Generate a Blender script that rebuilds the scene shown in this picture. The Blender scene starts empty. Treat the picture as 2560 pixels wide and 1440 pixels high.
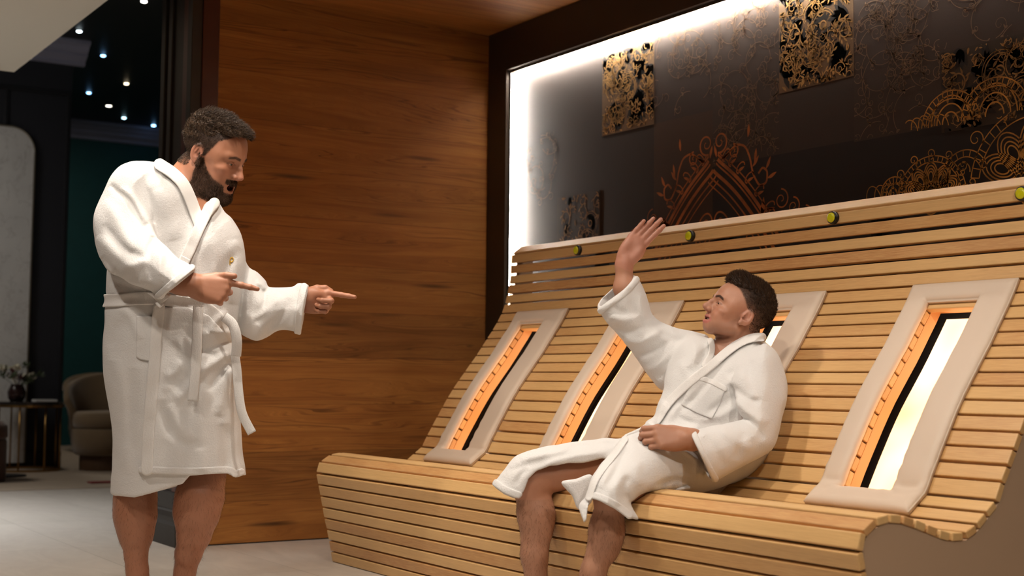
import bpy, bmesh, math, random
import numpy as np
from mathutils import Vector, Matrix
random.seed(7); np.random.seed(7)
SC = bpy.context.scene
COL = SC.collection
# ------------------------------------------------------------------ camera solve
F = 3406.2
CX, CY = 1280.0, 720.0
def _n(v): return v/np.linalg.norm(v)
_dX = _n(np.array([-939-CX, 930-CY, F])); _dY = np.array([6537-CX, 1008-CY, 0.0])
_dY[2] = -(_dX[0]*_dY[0]+_dX[1]*_dY[1])/_dX[2]; _dY = _n(_dY)
_X = -_dX; _Z = np.cross(_X, _dY)
RM = np.array([_X, _dY, _Z])                     # world = RM @ cam(right, down, forward)
def ray(px, py): return RM @ np.array([(px-CX)/F, (py-CY)/F, 1.0])
_r = ray(1208, 1324); CAM = _r*(0.8/_r[2]); CAM = np.array([CAM[0], CAM[1], 0.8])
def at(px, py, d): return CAM+ray(px, py)*d       # point of the room seen at a pixel, d metres deep
def onx(px, py, x): r = ray(px, py); return CAM+r*(x-CAM[0])/r[0]
def ony(px, py, y): r = ray(px, py); return CAM+r*(y-CAM[1])/r[1]
def onz(px, py, z): r = ray(px, py); return CAM+r*(z-CAM[2])/r[2]
# ------------------------------------------------------------------ objects
def link(o, parent=None):
    COL.objects.link(o)
    if parent is not None: o.parent = parent
    return o
def tag(o, label=None, cat=None, group=None, kind=None):
    if label: o['label'] = label
    if cat: o['category'] = cat
    if group: o['group'] = group
    if kind: o['kind'] = kind
    return o
def empty(name, loc, label, cat, group=None):
    o = bpy.data.objects.new(name, None); o.location = loc; o.empty_display_size = .1
    link(o); return tag(o, label, cat, group)
def obj(name, bm, mat, parent=None, smooth=False, bevel=0, seg=2, world=True):
    """link a bmesh (world coordinates) as one mesh object"""
    me = bpy.data.meshes.new(name); bm.normal_update(); bm.to_mesh(me); bm.free()
    return _finish(name, me, mat, parent, smooth, bevel, seg)
def _root_loc(p):
    l = Vector((0, 0, 0))
    while p is not None: l += p.location; p = p.parent
    return l
def _finish(name, me, mat, parent, smooth, bevel=0, seg=2):
    if isinstance(mat, (list, tuple)):
        for m in mat: me.materials.append(m)
    elif mat: me.materials.append(mat)
    if parent is not None:
        l = _root_loc(parent)
        if l.length > 0: me.transform(Matrix.Translation(-l))
    if smooth:
        me.polygons.foreach_set('use_smooth', [True]*len(me.polygons))
    o = bpy.data.objects.new(name, me); link(o, parent)
    if bevel:
        b = o.modifiers.new('bevel', 'BEVEL'); b.width = bevel; b.segments = seg; b.limit_method = 'ANGLE'; b.angle_limit = math.radians(35)
        b.harden_normals = False
    return o
def np_obj(name, V, Fc, mat, parent=None, smooth=True):
    me = bpy.data.meshes.new(name)
    V = np.asarray(V, dtype=np.float32); Fc = np.asarray(Fc, dtype=np.int32)
    k = Fc.shape[1]
    me.vertices.add(len(V)); me.vertices.foreach_set('co', V.ravel())
    me.loops.add(Fc.size); me.loops.foreach_set('vertex_index', Fc.ravel())
    me.polygons.add(len(Fc)); me.polygons.foreach_set('loop_start', np.arange(0, Fc.size, k, dtype=np.int32))
    me.polygons.foreach_set('loop_total', np.full(len(Fc), k, dtype=np.int32))
    me.update(calc_edges=True); me.validate()
    return _finish(name, me, mat, parent, smooth)
def box(bm, x0, x1, y0, y1, z0, z1, mi=0):
    vs = [bm.verts.new(p) for p in ((x0,y0,z0),(x1,y0,z0),(x1,y1,z0),(x0,y1,z0),(x0,y0,z1),(x1,y0,z1),(x1,y1,z1),(x0,y1,z1))]
    for f in ((0,3,2,1),(4,5,6,7),(0,1,5,4),(1,2,6,5),(2,3,7,6),(3,0,4,7)):
        bm.faces.new([vs[i] for i in f]).material_index = mi
def prism_x(bm, poly, x0, x1, mi=0):
    """extrude a (y,z) polygon along x"""
    n = len(poly)
    a = [bm.verts.new((x0, y, z)) for y, z in poly]; b = [bm.verts.new((x1, y, z)) for y, z in poly]
    for i in range(n):
        j = (i+1) % n
        bm.faces.new((a[i], a[j], b[j], b[i])).material_index = mi
    bm.faces.new(a[::-1]).material_index = mi; bm.faces.new(b).material_index = mi
def prism_z(bm, poly, z0, z1, mi=0):
    n = len(poly)
    a = [bm.verts.new((x, y, z0)) for x, y in poly]; b = [bm.verts.new((x, y, z1)) for x, y in poly]
    for i in range(n):
        j = (i+1) % n
        bm.faces.new((a[i], a[j], b[j], b[i])).material_index = mi
    bm.faces.new(a[::-1]).material_index = mi; bm.faces.new(b).material_index = mi
def lathe(bm, prof, c, n=40, axis='z', caps=True):
    """revolve (r, h) profile about an axis through c"""
    c = Vector(c); rings = []
    for r, h in prof:
        ring = []
        for i in range(n):
            a = 2*math.pi*i/n
            p = {'z': Vector((r*math.cos(a), r*math.sin(a), h)), 'y': Vector((r*math.cos(a), h, r*math.sin(a)))}[axis]
            ring.append(bm.verts.new(c+p))
        rings.append(ring)
    for a, b in zip(rings[:-1], rings[1:]):
        for i in range(n):
            j = (i+1) % n; bm.faces.new((a[i], a[j], b[j], b[i]))
    if caps:
        bm.faces.new(rings[0][::-1]); bm.faces.new(rings[-1])
    bmesh.ops.recalc_face_normals(bm, faces=bm.faces[:])
def tube(bm, pts, r, n=8, caps=True):
    pts = [Vector(p) for p in pts]; rr = r if isinstance(r, (list, tuple)) else [r]*len(pts)
    rings = []; up = Vector((0, 0, 1))
    for i, p in enumerate(pts):
        t = (pts[min(i+1, len(pts)-1)]-pts[max(i-1, 0)]).normalized()
        s = t.cross(up)
        if s.length < 1e-3: s = t.cross(Vector((1, 0, 0)))
        s.normalize(); q = s.cross(t)
        rings.append([bm.verts.new(p+rr[i]*(s*math.cos(2*math.pi*k/n)+q*math.sin(2*math.pi*k/n))) for k in range(n)])
    for a, b in zip(rings[:-1], rings[1:]):
        for k in range(n):
            j = (k+1) % n; bm.faces.new((a[k], a[j], b[j], b[k]))
    if caps: bm.faces.new(rings[0][::-1]); bm.faces.new(rings[-1])
# ------------------------------------------------------------------ materials
def lin(r, g, b):
    f = lambda c: (c/255/12.92) if c/255 <= .04045 else ((c/255+.055)/1.055)**2.4
    return (f(r), f(g), f(b), 1.0)
class NT:
    def __init__(s, name):
        s.m = bpy.data.materials.new(name); s.m.use_nodes = True
        s.t = s.m.node_tree; s.t.nodes.clear()
        s.out = s.n('ShaderNodeOutputMaterial')
    def n(s, ty, **kw):
        nd = s.t.nodes.new(ty)
        for k, v in kw.items():
            if hasattr(nd, k): setattr(nd, k, v)
        return nd
    def l(s, a, b): s.t.links.new(a, b)
    def val(s, sock, v):
        if isinstance(v, bpy.types.NodeSocket): s.l(v, sock)
        elif v is not None: sock.default_value = v
    def bsdf(s, color=(.8,.8,.8,1), rough=.5, metal=0, normal=None, spec=None, **kw):
        b = s.n('ShaderNodeBsdfPrincipled')
        s.val(b.inputs['Base Color'], color); s.val(b.inputs['Roughness'], rough); s.val(b.inputs['Metallic'], metal)
        if normal is not None: s.l(normal, b.inputs['Normal'])
        if spec is not None: s.val(b.inputs['Specular IOR Level'], spec)
        for k, v in kw.items(): s.val(b.inputs[k], v)
        s.l(b.outputs[0], s.out.inputs[0]); return b
    def coords(s, scale=(1,1,1), kind='Object', rot=(0,0,0), loc=(0,0,0)):
        tc = s.n('ShaderNodeTexCoord'); mp = s.n('ShaderNodeMapping')
        mp.inputs['Scale'].default_value = scale; mp.inputs['Rotation'].default_value = rot; mp.inputs['Location'].default_value = loc
        s.l(tc.outputs[kind], mp.inputs[0]); return mp.outputs[0]
    def noise(s, vec, scale=5, detail=4, rough=.55, dist=0, out='Fac'):
        t = s.n('ShaderNodeTexNoise'); s.l(vec, t.inputs['Vector'])
        t.inputs['Scale'].default_value = scale; t.inputs['Detail'].default_value = detail
        t.inputs['Roughness'].default_value = rough; t.inputs['Distortion'].default_value = dist
        return t.outputs[out]
    def ramp(s, fac, stops, interp='LINEAR'):
        r = s.n('ShaderNodeValToRGB'); r.color_ramp.interpolation = interp
        e = r.color_ramp.elements
        while len(e) < len(stops): e.new(.5)
        for i, (p, c) in enumerate(stops): e[i].position = p; e[i].color = c if len(c) == 4 else (*c, 1)
        s.l(fac, r.inputs[0]); return r.outputs[0]
    def mix(s, fac, a, b, mode='MIX'):
        m = s.n('ShaderNodeMix', data_type='RGBA', blend_type=mode)
        s.val(m.inputs[0], fac); s.val(m.inputs[6], a); s.val(m.inputs[7], b); return m.outputs[2]
    def math(s, op, a, b=None, c=None, clamp=False):
        m = s.n('ShaderNodeMath', operation=op, use_clamp=clamp)
        s.val(m.inputs[0], a)
        if b is not None: s.val(m.inputs[1], b)
        if c is not None: s.val(m.inputs[2], c)
        return m.outputs[0]
    def bump(s, h, strength=.3, dist=.01, normal=None):
        b = s.n('ShaderNodeBump'); b.inputs['Strength'].default_value = strength; b.inputs['Distance'].default_value = dist
        s.l(h, b.inputs['Height'])
        if normal is not None: s.l(normal, b.inputs['Normal'])
        return b.outputs[0]
def plain(name, c, rough=.5, metal=0, bump=0, bscale=300, bdist=.001, spec=None, var=0, **kw):
    t = NT(name); nrm = None; colr = c
    v = t.coords()
    if bump: nrm = t.bump(t.noise(v, bscale, 3), bump, bdist)
    if var:
        nz = t.noise(v, 6, 4)
        colr = t.mix(nz, tuple(x*(1-var) for x in c[:3])+(1,), tuple(min(1, x*(1+var)) for x in c[:3])+(1,))
    t.bsdf(colr, rough, metal, nrm, spec, **kw); return t.m
def emit(name, c, strength):
    t = NT(name); e = t.n('ShaderNodeEmission'); e.inputs[0].default_value = c; e.inputs[1].default_value = strength
    t.l(e.outputs[0], t.out.inputs[0]); return t.m

def slat_wood(name, base, light, dark, stretch=(1.2, 30, 30)):
    """pale alder slats: every slat (mesh island) its own tone, fine grain along x"""
    t = NT(name)
    gi = t.n('ShaderNodeNewGeometry'); rnd = gi.outputs['Random Per Island']
    v = t.coords(stretch)
    off = t.n('ShaderNodeVectorMath', operation='ADD'); t.l(v, off.inputs[0])
    cv = t.n('ShaderNodeCombineXYZ'); t.l(t.math('MULTIPLY', rnd, 40.), cv.inputs[0]); t.l(t.math('MULTIPLY', rnd, 17.), cv.inputs[2]); t.l(cv.outputs[0], off.inputs[1])
    g1 = t.noise(off.outputs[0], 3.0, 6, .6, .6); g2 = t.noise(off.outputs[0], 14, 5, .6, .2)
    slow = t.noise(t.coords((1.3, 2, 2)), 2.2, 2)
    tone = t.ramp(rnd, [(0, dark), (.35, base), (.7, light), (1, base)])
    c = t.mix(t.math('MULTIPLY', g1, .55), tone, tuple(x*.62 for x in dark[:3])+(1,), 'MIX')
    c = t.mix(t.ramp(g2, [(.35, (0,0,0,1)), (.75, (1,1,1,1))]), c, t.mix(.6, c, light))
    c = t.mix(t.math('MULTIPLY', t.ramp(slow, [(.45, (0,0,0,1)), (.75, (1,1,1,1))]), .35), c, light)
    t.bsdf(c, .42, 0, t.bump(g2, .12, .002)); return t.m

def oak_panel(name, axis, plank=.235, dark=1.0):
    """oiled rustic oak boards, grain along `axis`, with knots and growth cracks"""
    t = NT(name)
    tc = t.n('ShaderNodeTexCoord'); sp = t.n('ShaderNodeSeparateXYZ'); t.l(tc.outputs['Object'], sp.inputs[0])
    if axis == 'wall': L, W = sp.outputs[1], sp.outputs[2]          # boards run along y, stacked in z
    else: L, W = sp.outputs[1], sp.outputs[0]
    row = t.math('FLOOR', t.math('DIVIDE', t.math('ADD', W, .03), plank))
    rn = t.n('ShaderNodeTexWhiteNoise', noise_dimensions='1D'); t.l(row, rn.inputs['W'])
    fr = t.math('FRACT', t.math('DIVIDE', t.math('ADD', W, .03), plank))
    cv = t.n('ShaderNodeCombineXYZ')
    t.l(t.math('ADD', t.math('MULTIPLY', L, .55), t.math('MULTIPLY', rn.outputs[0], 31.)), cv.inputs[0])
    t.l(t.math('MULTIPLY', W, 8.), cv.inputs[1]); t.l(t.math('MULTIPLY', rn.outputs[0], 9.), cv.inputs[2])
    warp = t.noise(cv.outputs[0], .9, 3, .5)
    w2 = t.n('ShaderNodeVectorMath', operation='ADD'); t.l(cv.outputs[0], w2.inputs[0])
    cw = t.n('ShaderNodeCombineXYZ'); t.l(t.math('MULTIPLY', warp, 2.2), cw.inputs[1]); t.l(cw.outputs[0], w2.inputs[1])
    g = t.noise(w2.outputs[0], 2.0, 7, .60, .5)                   # broad cathedral grain
    st = t.n('ShaderNodeMapping'); st.inputs['Scale'].default_value = (1.6, 20, 1); t.l(w2.outputs[0], st.inputs[0])
    fine = t.noise(st.outputs[0], 4.0, 6, .65, .3)
    c = t.ramp(g, [(.22, lin(130, 80, 35)), (.45, lin(158, 102, 47)), (.62, lin(174, 117, 57)), (.85, lin(142, 89, 40))])
    c = t.mix(t.math('MULTIPLY', t.ramp(fine, [(.4, (0,0,0,1)), (.7, (1,1,1,1))]), .45), c, lin(112, 68, 28))
    tone = t.ramp(rn.outputs[0], [(0, (.78,.76,.74,1)), (.5, (1,.98,.95,1)), (1, (1.12,1.06,1,1))])
    c = t.mix(1.0, c, tone, 'MULTIPLY')
    # ring figure streaks and knots
    wv = t.n('ShaderNodeTexWave', wave_type='BANDS', bands_direction='Y'); t.l(w2.outputs[0], wv.inputs[0])
    wv.inputs['Scale'].default_value = 2.6; wv.inputs['Distortion'].default_value = 7; wv.inputs['Detail'].default_value = 3; wv.inputs['Detail Scale'].default_value = 1.1
    fig = t.math('MULTIPLY', t.ramp(wv.outputs[1], [(.0, (1,1,1,1)), (.22, (0,0,0,1))]), t.ramp(warp, [(.48, (0,0,0,1)), (.6, (1,1,1,1))]))
    c = t.mix(t.math('MULTIPLY', fig, .45), c, lin(70, 34, 10))
    kn = t.n('ShaderNodeMapping'); kn.inputs['Scale'].default_value = (1.5, 1.15, 1); t.l(cv.outputs[0], kn.inputs[0])
    vo = t.n('ShaderNodeTexVoronoi', feature='F1'); t.l(kn.outputs[0], vo.inputs['Vector']); vo.inputs['Scale'].default_value = 1.25
    kd = t.math('ADD', vo.outputs['Distance'], t.math('MULTIPLY', t.math('SUBTRACT', fine, .5), .22))
    kno = t.ramp(kd, [(.03, (1,1,1,1)), (.11, (.5,.5,.5,1)), (.17, (0,0,0,1))])
    c = t.mix(t.math('MULTIPLY', kno, .8), c, lin(38, 18, 6))
    cr = t.noise(st.outputs[0], .9, 3, .5, .5)
    c = t.mix(t.math('MULTIPLY', t.ramp(cr, [(.63, (0,0,0,1)), (.70, (1,1,1,1))]), .6), c, lin(62, 32, 12))
    seam = t.math('ADD', t.math('LESS_THAN', fr, .006), t.math('GREATER_THAN', fr, .994))
    c = t.mix(t.math('MULTIPLY', seam, .45), c, lin(45, 20, 6))
    t.bsdf(c, .62, 0, t.bump(fine, .15, .002), .3); return t.m

M = {}
M['slat'] = slat_wood('alder_slats', lin(212,161,101), lin(230,189,129), lin(193,136,83))
M['oak_wall'] = oak_panel('oak_wall', 'wall')
M['oak_ceiling'] = oak_panel('oak_ceiling', 'ceil', .3)
M['dark_paint'] = plain('dark_brown_paint', lin(54,43,31), .55, bump=.1, bscale=500)
M['jamb'] = plain('dark_brown_lacquer', lin(40,33,27), .55, var=.1)
M['jamb_red'] = plain('mahogany_edge', lin(74,34,22), .4, var=.15)
M['end_panel'] = plain('taupe_leather', lin(178,148,120), .6, bump=.12, bscale=700)
M['black'] = plain('black_board', lin(14,10,8), .8)
M['cushion'] = plain('cream_leatherette', lin(214,194,174), .5, bump=.15, bscale=900, bdist=.0006, var=.03)
M['piping'] = plain('cushion_seam', lin(206,188,166), .6)
M['button_black'] = plain('black_plastic', lin(14,14,12), .3)
M['button_yellow'] = plain('yellow_button', lin(206,204,18), .25)
M['led'] = emit('led_strip', (1.0, .92, .82, 1), 900)
# ================================================================== ROOM SHELL
def tile_floor():
    t = NT('stone_floor_tiles')
    v = t.coords()
    br = t.n('ShaderNodeTexBrick'); t.l(t.coords((1, 1, 1), loc=(.22, .31, 0)), br.inputs['Vector'])
    br.offset = 0; br.inputs['Scale'].default_value = 1; br.inputs['Mortar Size'].default_value = .0022; br.inputs['Mortar Smooth'].default_value = .3
    br.inputs['Brick Width'].default_value = 1.2; br.inputs['Row Height'].default_value = .6; br.inputs['Bias'].default_value = 0
    br.inputs['Color1'].default_value = lin(186,176,164); br.inputs['Color2'].default_value = lin(198,188,176); br.inputs['Mortar'].default_value = lin(150,141,130)
    n1 = t.noise(t.coords((1, 2.6, 1)), 1.6, 6, .6, 1.0); n2 = t.noise(v, 30, 4)
    c = t.mix(t.ramp(n1, [(.4, (0,0,0,1)), (.7, (.5,.5,.5,1))]), br.outputs[0], lin(164,153,144))
    c = t.mix(t.math('MULTIPLY', n2, .12), c, lin(215,208,198))
    t.bsdf(c, t.ramp(n1, [(.3, (.30,.30,.30,1)), (.7, (.42,.42,.42,1))]), 0, t.bump(br.outputs[1], -.25, .002)); return t.m
M['floor'] = tile_floor()
M['lobby_floor_shade'] = plain('floor_shade_tone', lin(158,142,124), .7, var=.1, bump=.2, bscale=200)  # browner tone paints the shade past the edge of the lit floor
bm = bmesh.new(); box(bm, -10.2, 7.8, -7.6, 3.3, -.12, 0); tag(obj('floor', bm, M['floor']), kind='structure')
bm = bmesh.new(); box(bm, -9.84, -3.62, -6.45, 3.1, 0.0, .004); tag(obj('floor_shade', bm, M['lobby_floor_shade']), kind='structure')  # thin slab carrying that painted shade over the lobby floor
CEIL = 2.705
bm = bmesh.new(); box(bm, -.02, 7.7, -5.5, .3, CEIL, CEIL+.08); tag(obj('ceiling', bm, M['oak_ceiling']), kind='structure')
# oak end wall (x = 0)
bm = bmesh.new(); box(bm, -.43, 0, -1.557, .3, .006, CEIL); tag(obj('wall_left', bm, M['oak_wall']), kind='structure')
bm = bmesh.new(); box(bm, -.42, -.002, -1.55, .2, 0, .008); tag(obj('baseboard_left', bm, M['black']), kind='structure')
# back wall with its niche (frame face y = 0, paper y = .05)
NX0, NX1, NZ0, NZ1, ND = .182, 4.75, .35, 2.479, .05
bm = bmesh.new()
box(bm, 0, NX0, 0, .16, 0, CEIL); box(bm, NX1, 7.7, 0, .16, 0, CEIL)
box(bm, NX0, NX1, 0, .16, NZ1, CEIL); box(bm, NX0, NX1, 0, .16, 0, NZ0)
tag(obj('wall_back', bm, M['dark_paint']), kind='structure')
M['off_wall'] = plain('warm_plaster', lin(120,98,78), .8, var=.05)
bm = bmesh.new(); box(bm, 7.6, 7.75, -5.4, 0, 0, CEIL); tag(obj('wall_right', bm, M['off_wall']), kind='structure')
bm = bmesh.new(); box(bm, 0, 7.7, -5.5, -5.35, 0, CEIL); tag(obj('wall_front', bm, M['off_wall']), kind='structure')
# jamb at the end of the oak wall: dark lacquered casing with mouldings, plinth at the foot
bm = bmesh.new()
box(bm, -.45, .0, -1.675, -1.557, 0, 2.95)
box(bm, -.45, -.39, -1.695, -1.67, .25, 2.95); box(bm, -.355, -.30, -1.69, -1.67, .25, 2.95)
box(bm, -.06, .004, -1.695, -1.64, .25, 2.95)
tag(obj('trim_1', bm, M['jamb'], bevel=.004), kind='structure')
bm = bmesh.new(); box(bm, -.01, .012, -1.642, -1.558, .25, 2.7); box(bm, -.15, -.075, -1.683, -1.66, .25, 2.7)
tag(obj('trim_2', bm, M['jamb_red'], bevel=.003), kind='structure')
bm = bmesh.new()
prism = [(-1.715, 0), (-1.715, .10), (-1.705, .115), (-1.705, .135), (-1.70, .16), (-1.692, .17), (-1.692, .25), (-1.66, .25), (-1.60, .25), (-1.60, 0)]
prism_x(bm, prism, -.46, .012); tag(obj('baseboard_jamb', bm, M['jamb'], bevel=.003), kind='structure')
bm = bmesh.new(); box(bm, -.45, 0, -5.4, -1.557, 2.74, 3.2); tag(obj('trim_3', bm, M['jamb']), kind='structure')

# ================================================================== NICHE: mural and LED
def mural_mat():
    t = NT('mural_paper'); n1 = t.noise(t.coords(), 260, 2, .6); n2 = t.noise(t.coords((1, 1, 1)), 3, 3)
    c = t.mix(n1, lin(44,31,23), lin(58,43,33)); c = t.mix(t.math('MULTIPLY', n2, .5), c, lin(30,21,16))
    t.bsdf(c, .6, 0, t.bump(n1, .08, .0005)); return t.m
def paper(name, a, b): 
    t = NT(name); n1 = t.noise(t.coords(), 260, 2, .6)
    t.bsdf(t.mix(n1, a, b), .6, 0, t.bump(n1, .08, .0005)); return t.m
def ink(name, c, v=.35, rough=.45, metal=0):
    t = NT(name); n = t.noise(t.coords(), 9, 3)
    t.bsdf(t.mix(t.ramp(n, [(.35, (0,0,0,1)), (.65, (1,1,1,1))]), tuple(x*(1-v) for x in c[:3])+(1,), tuple(min(1, x*(1+v)) for x in c[:3])+(1,)), rough, metal); return t.m
mural = empty('wall_mural', (2.4, ND, 1.4), 'dark brown wallpaper mural with gold ornament panels in the lit niche above the slatted bench', 'wallpaper')
bm = bmesh.new(); box(bm, NX0-.02, NX1+.02, ND, ND+.02, NZ0-.02, NZ1+.02); obj('paper', bm, mural_mat(), mural)
PY = ND-.0006
def quad_panel(name, x0, x1, z0, z1, mat, dy=0):
    bm = bmesh.new(); box(bm, x0, x1, PY-dy, ND+.001, z0, z1); return obj(name, bm, mat, mural)
W_VINE = paper('paper_vine', lin(54,39,30), lin(70,52,41)); W_LIGHT = paper('paper_light', lin(60,39,24), lin(74,50,32))
W_DARK = paper('paper_dark', lin(26,18,15), lin(36,26,21)); W_MID = paper('paper_mid', lin(50,36,28), lin(64,47,37))
W_GOLD = paper('paper_gold', lin(92,68,42), lin(126,96,60)); W_GOLD2 = paper('paper_gold_dark', lin(44,32,21), lin(64,47,30))
quad_panel('printed_square', 1.386, 1.795, 1.2, 2.004, W_LIGHT); quad_panel('printed_square', 1.795, 2.211, 1.75, NZ1, W_VINE)
quad_panel('printed_square', 2.211, 2.619, 1.75, 2.004, W_MID); quad_panel('printed_square', 2.619, 3.04, 1.742, NZ1, W_VINE)
quad_panel('printed_square', 3.04, 3.45, 2.008, NZ1, W_VINE); quad_panel('printed_square', 1.795, 2.619, 1.2, 1.75, W_DARK)
quad_panel('printed_square', 2.619, NX1, 1.2, 1.742, W_DARK); quad_panel('printed_square', 1.386, 1.795, 2.004, NZ1, W_MID)
PY -= .0004
quad_panel('gold_panel', .982, 1.386, 2.004, NZ1, W_GOLD); quad_panel('gold_panel', 2.209, 2.62, 2.004, NZ1, W_GOLD)
quad_panel('gold_panel', 3.04, NX1, 1.715, 2.01, W_GOLD2); quad_panel('gold_panel', .60, .967, 1.2, 1.742, W_GOLD2)
class Ink:
    """flat printed ribbons on the mural"""
    def __init__(s, clip=None): s.V = []; s.Q = []; s.clip = clip
    def stroke(s, pts, w):
        pts = np.asarray(pts, float); n = len(pts)
        if n < 2: return
        ws = np.full(n, w) if np.isscalar(w) else np.asarray(w)
        t = np.gradient(pts, axis=0); t /= (np.linalg.norm(t, axis=1, keepdims=True)+1e-9)
        nr = np.stack([-t[:, 1], t[:, 0]], 1)
        a = pts+nr*ws[:, None]/2; b = pts-nr*ws[:, None]/2
        if s.clip is not None:
            x0, x1, z0, z1 = s.clip; ok = (pts[:, 0] > x0+.004) & (pts[:, 0] < x1-.004) & (pts[:, 1] > z0+.004) & (pts[:, 1] < z1-.004)
        else: ok = np.ones(n, bool)
        base = len(s.V)
        for i in range(n): s.V.append((a[i, 0], a[i, 1])); s.V.append((b[i, 0], b[i, 1]))
        for i in range(n-1):
            if ok[i] and ok[i+1]: s.Q.append((base+2*i, base+2*i+2, base+2*i+3, base+2*i+1))
    def spiral(s, x, z, r, turns, a0, w, sgn=1, grow=1.0, n=26, tail=0):
        u = np.linspace(0, 1, n); ang = a0+sgn*turns*2*math.pi*u; rad = r*(1-u*.88)**grow
        p = np.stack([x+rad*np.cos(ang), z+rad*np.sin(ang)], 1); s.stroke(p, w*(1-.55*u)); return p
    def leaf(s, x, z, L, ang, fat=.3, bend=.3):
        u = np.linspace(0, 1, 9); c = np.stack([u*L, bend*L*np.sin(u*1.6)*u], 1)
        ca, sa = math.cos(ang), math.sin(ang); p = np.stack([x+c[:, 0]*ca-c[:, 1]*sa, z+c[:, 0]*sa+c[:, 1]*ca], 1)
        s.stroke(p, fat*L*np.sin(np.pi*np.clip(u*.92+.06, 0, 1)))
    def ell(s, x, z, a, b, rot, w, f0=0, f1=1, n=30):
        u = np.linspace(f0, f1, n)*2*math.pi; ca, sa = math.cos(rot), math.sin(rot)
        ex, ez = a*np.cos(u), b*np.sin(u); s.stroke(np.stack([x+ex*ca-ez*sa, z+ex*sa+ez*ca], 1), w)
    def build(s, name, mat, dy=.0004, parent=None):
        if not s.Q: return
        V = np.array([(x, PY-dy, z) for x, z in s.V])
        o = np_obj(name, V, np.array(s.Q), mat, parent or mural, smooth=False); return o
rng = random.Random(3)
I_GOLD = ink('gold_ink', lin(196,152,92), .4, .35, .25); I_GOLD2 = ink('dim_gold_ink', lin(150,112,64), .4, .4, .2); I_BLK = ink('black_ink', lin(26,19,14), .2)
I_VINE = ink('vine_ink', lin(118,92,68), .25); I_OGEE = ink('orange_ink', lin(176,98,40), .35); I_LACE = ink('lace_ink', lin(196,136,60), .4)
def damask(x0, x1, z0, z1, gold, seed, dens=1.0):
    r = random.Random(seed); A = Ink((x0, x1, z0, z1)); B = Ink((x0, x1, z0, z1))
    area = (x1-x0)*(z1-z0)
    for k in range(int(340*area*dens)):                                # scrolls with hooked leaves
        x, z = r.uniform(x0, x1), r.uniform(z0, z1); R = r.uniform(.018, .05); a = r.uniform(0, 6.3); sg = r.choice((1, -1))
        p = A.spiral(x, z, R, r.uniform(.9, 1.6), a, R*.16, sg)
        for j in range(3, 18, 3):
            d = p[j]-np.array((x, z)); A.leaf(p[j, 0], p[j, 1], R*.55, math.atan2(d[1], d[0])+sg*.7, .3, .5*sg)
        B.spiral(x+R*.3, z, R*.8, 1.0, a+1, R*.2, sg)
    for k in range(int(240*area*dens)):                                 # dark paisley leaves
        x, z = r.uniform(x0, x1), r.uniform(z0, z1); a = r.uniform(0, 6.3)
        for q in range(5): B.leaf(x, z, r.uniform(.04, .075), a+q*.34, .40, .6)
    for k in range(int(30*area)+1):                                    # fans of petals
        x, z = r.uniform(x0+.05, x1-.05), r.uniform(z0+.05, z1-.05); R = r.uniform(.035, .06); a = r.uniform(0, 6.3)
        for q in range(9): B.leaf(x+R*.35*math.cos(a+q*.4), z+R*.35*math.sin(a+q*.4), R*.7, a+q*.4, .42, .1)
        A.ell(x, z, R*.32, R*.32, 0, R*.12); A.ell(x, z, R*1.08, R*1.08, 0, R*.07, a/6.28-.05, a/6.28+.56)
        A.ell(x, z, R*1.28, R*1.28, 0, R*.05, a/6.28-.05, a/6.28+.56)
    for k in range(int(500*area*dens)):
        A.leaf(r.uniform(x0, x1), r.uniform(z0, z1), r.uniform(.012, .032), r.uniform(0, 6.3), .4, .4)
    B.build('damask_shadow_print', I_BLK, .0002); A.build('damask_print', gold, .0005)
damask(.982, 1.386, 2.004, 2.40, I_GOLD, 1); damask(2.209, 2.62, 2.004, 2.45, I_GOLD, 2)
damask(3.04, 3.75, 1.715, 2.01, I_GOLD2, 3, .8); damask(.62, .967, 1.42, 1.742, I_GOLD2, 4, .5)
def vines(x0, x1, z0, z1, seed, n):
    r = random.Random(seed); A = Ink((x0, x1, z0, z1))
    for k in range(n):
        x, z, a = r.uniform(x0, x1), r.uniform(z0, z1), r.uniform(0, 6.3); pts = [(x, z)]; cv = r.choice((1, -1))*r.uniform(8, 16)
        for i in range(26):
            a += cv*.012; cv += r.uniform(-.3, .3)
            x += .012*math.cos(a); z += .012*math.sin(a); pts.append((x, z))
            if i % 7 == 3:
                sg = r.choice((1, -1)); R = r.uniform(.014, .03)
                A.spiral(x+R*math.cos(a+sg*1.57), z+R*math.sin(a+sg*1.57), R, 1.2, a-sg*1.57, .0028, sg)
                A.leaf(x, z, .017, a+sg*.8, .4); A.leaf(x, z, .014, a-sg*.5, .45)
        A.stroke(pts, .003)
    A.build('vine_print', I_VINE)
vines(1.795, 2.211, 1.75, 2.44, 11, 34); vines(2.619, 3.04, 1.742, 2.46, 12, 36); vines(1.386, 1.795, 2.004, 2.42, 13, 12)
vines(3.04, 3.45, 2.01, 2.46, 14, 16); vines(.25, .6, 1.7, 2.1, 15, 10)
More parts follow.
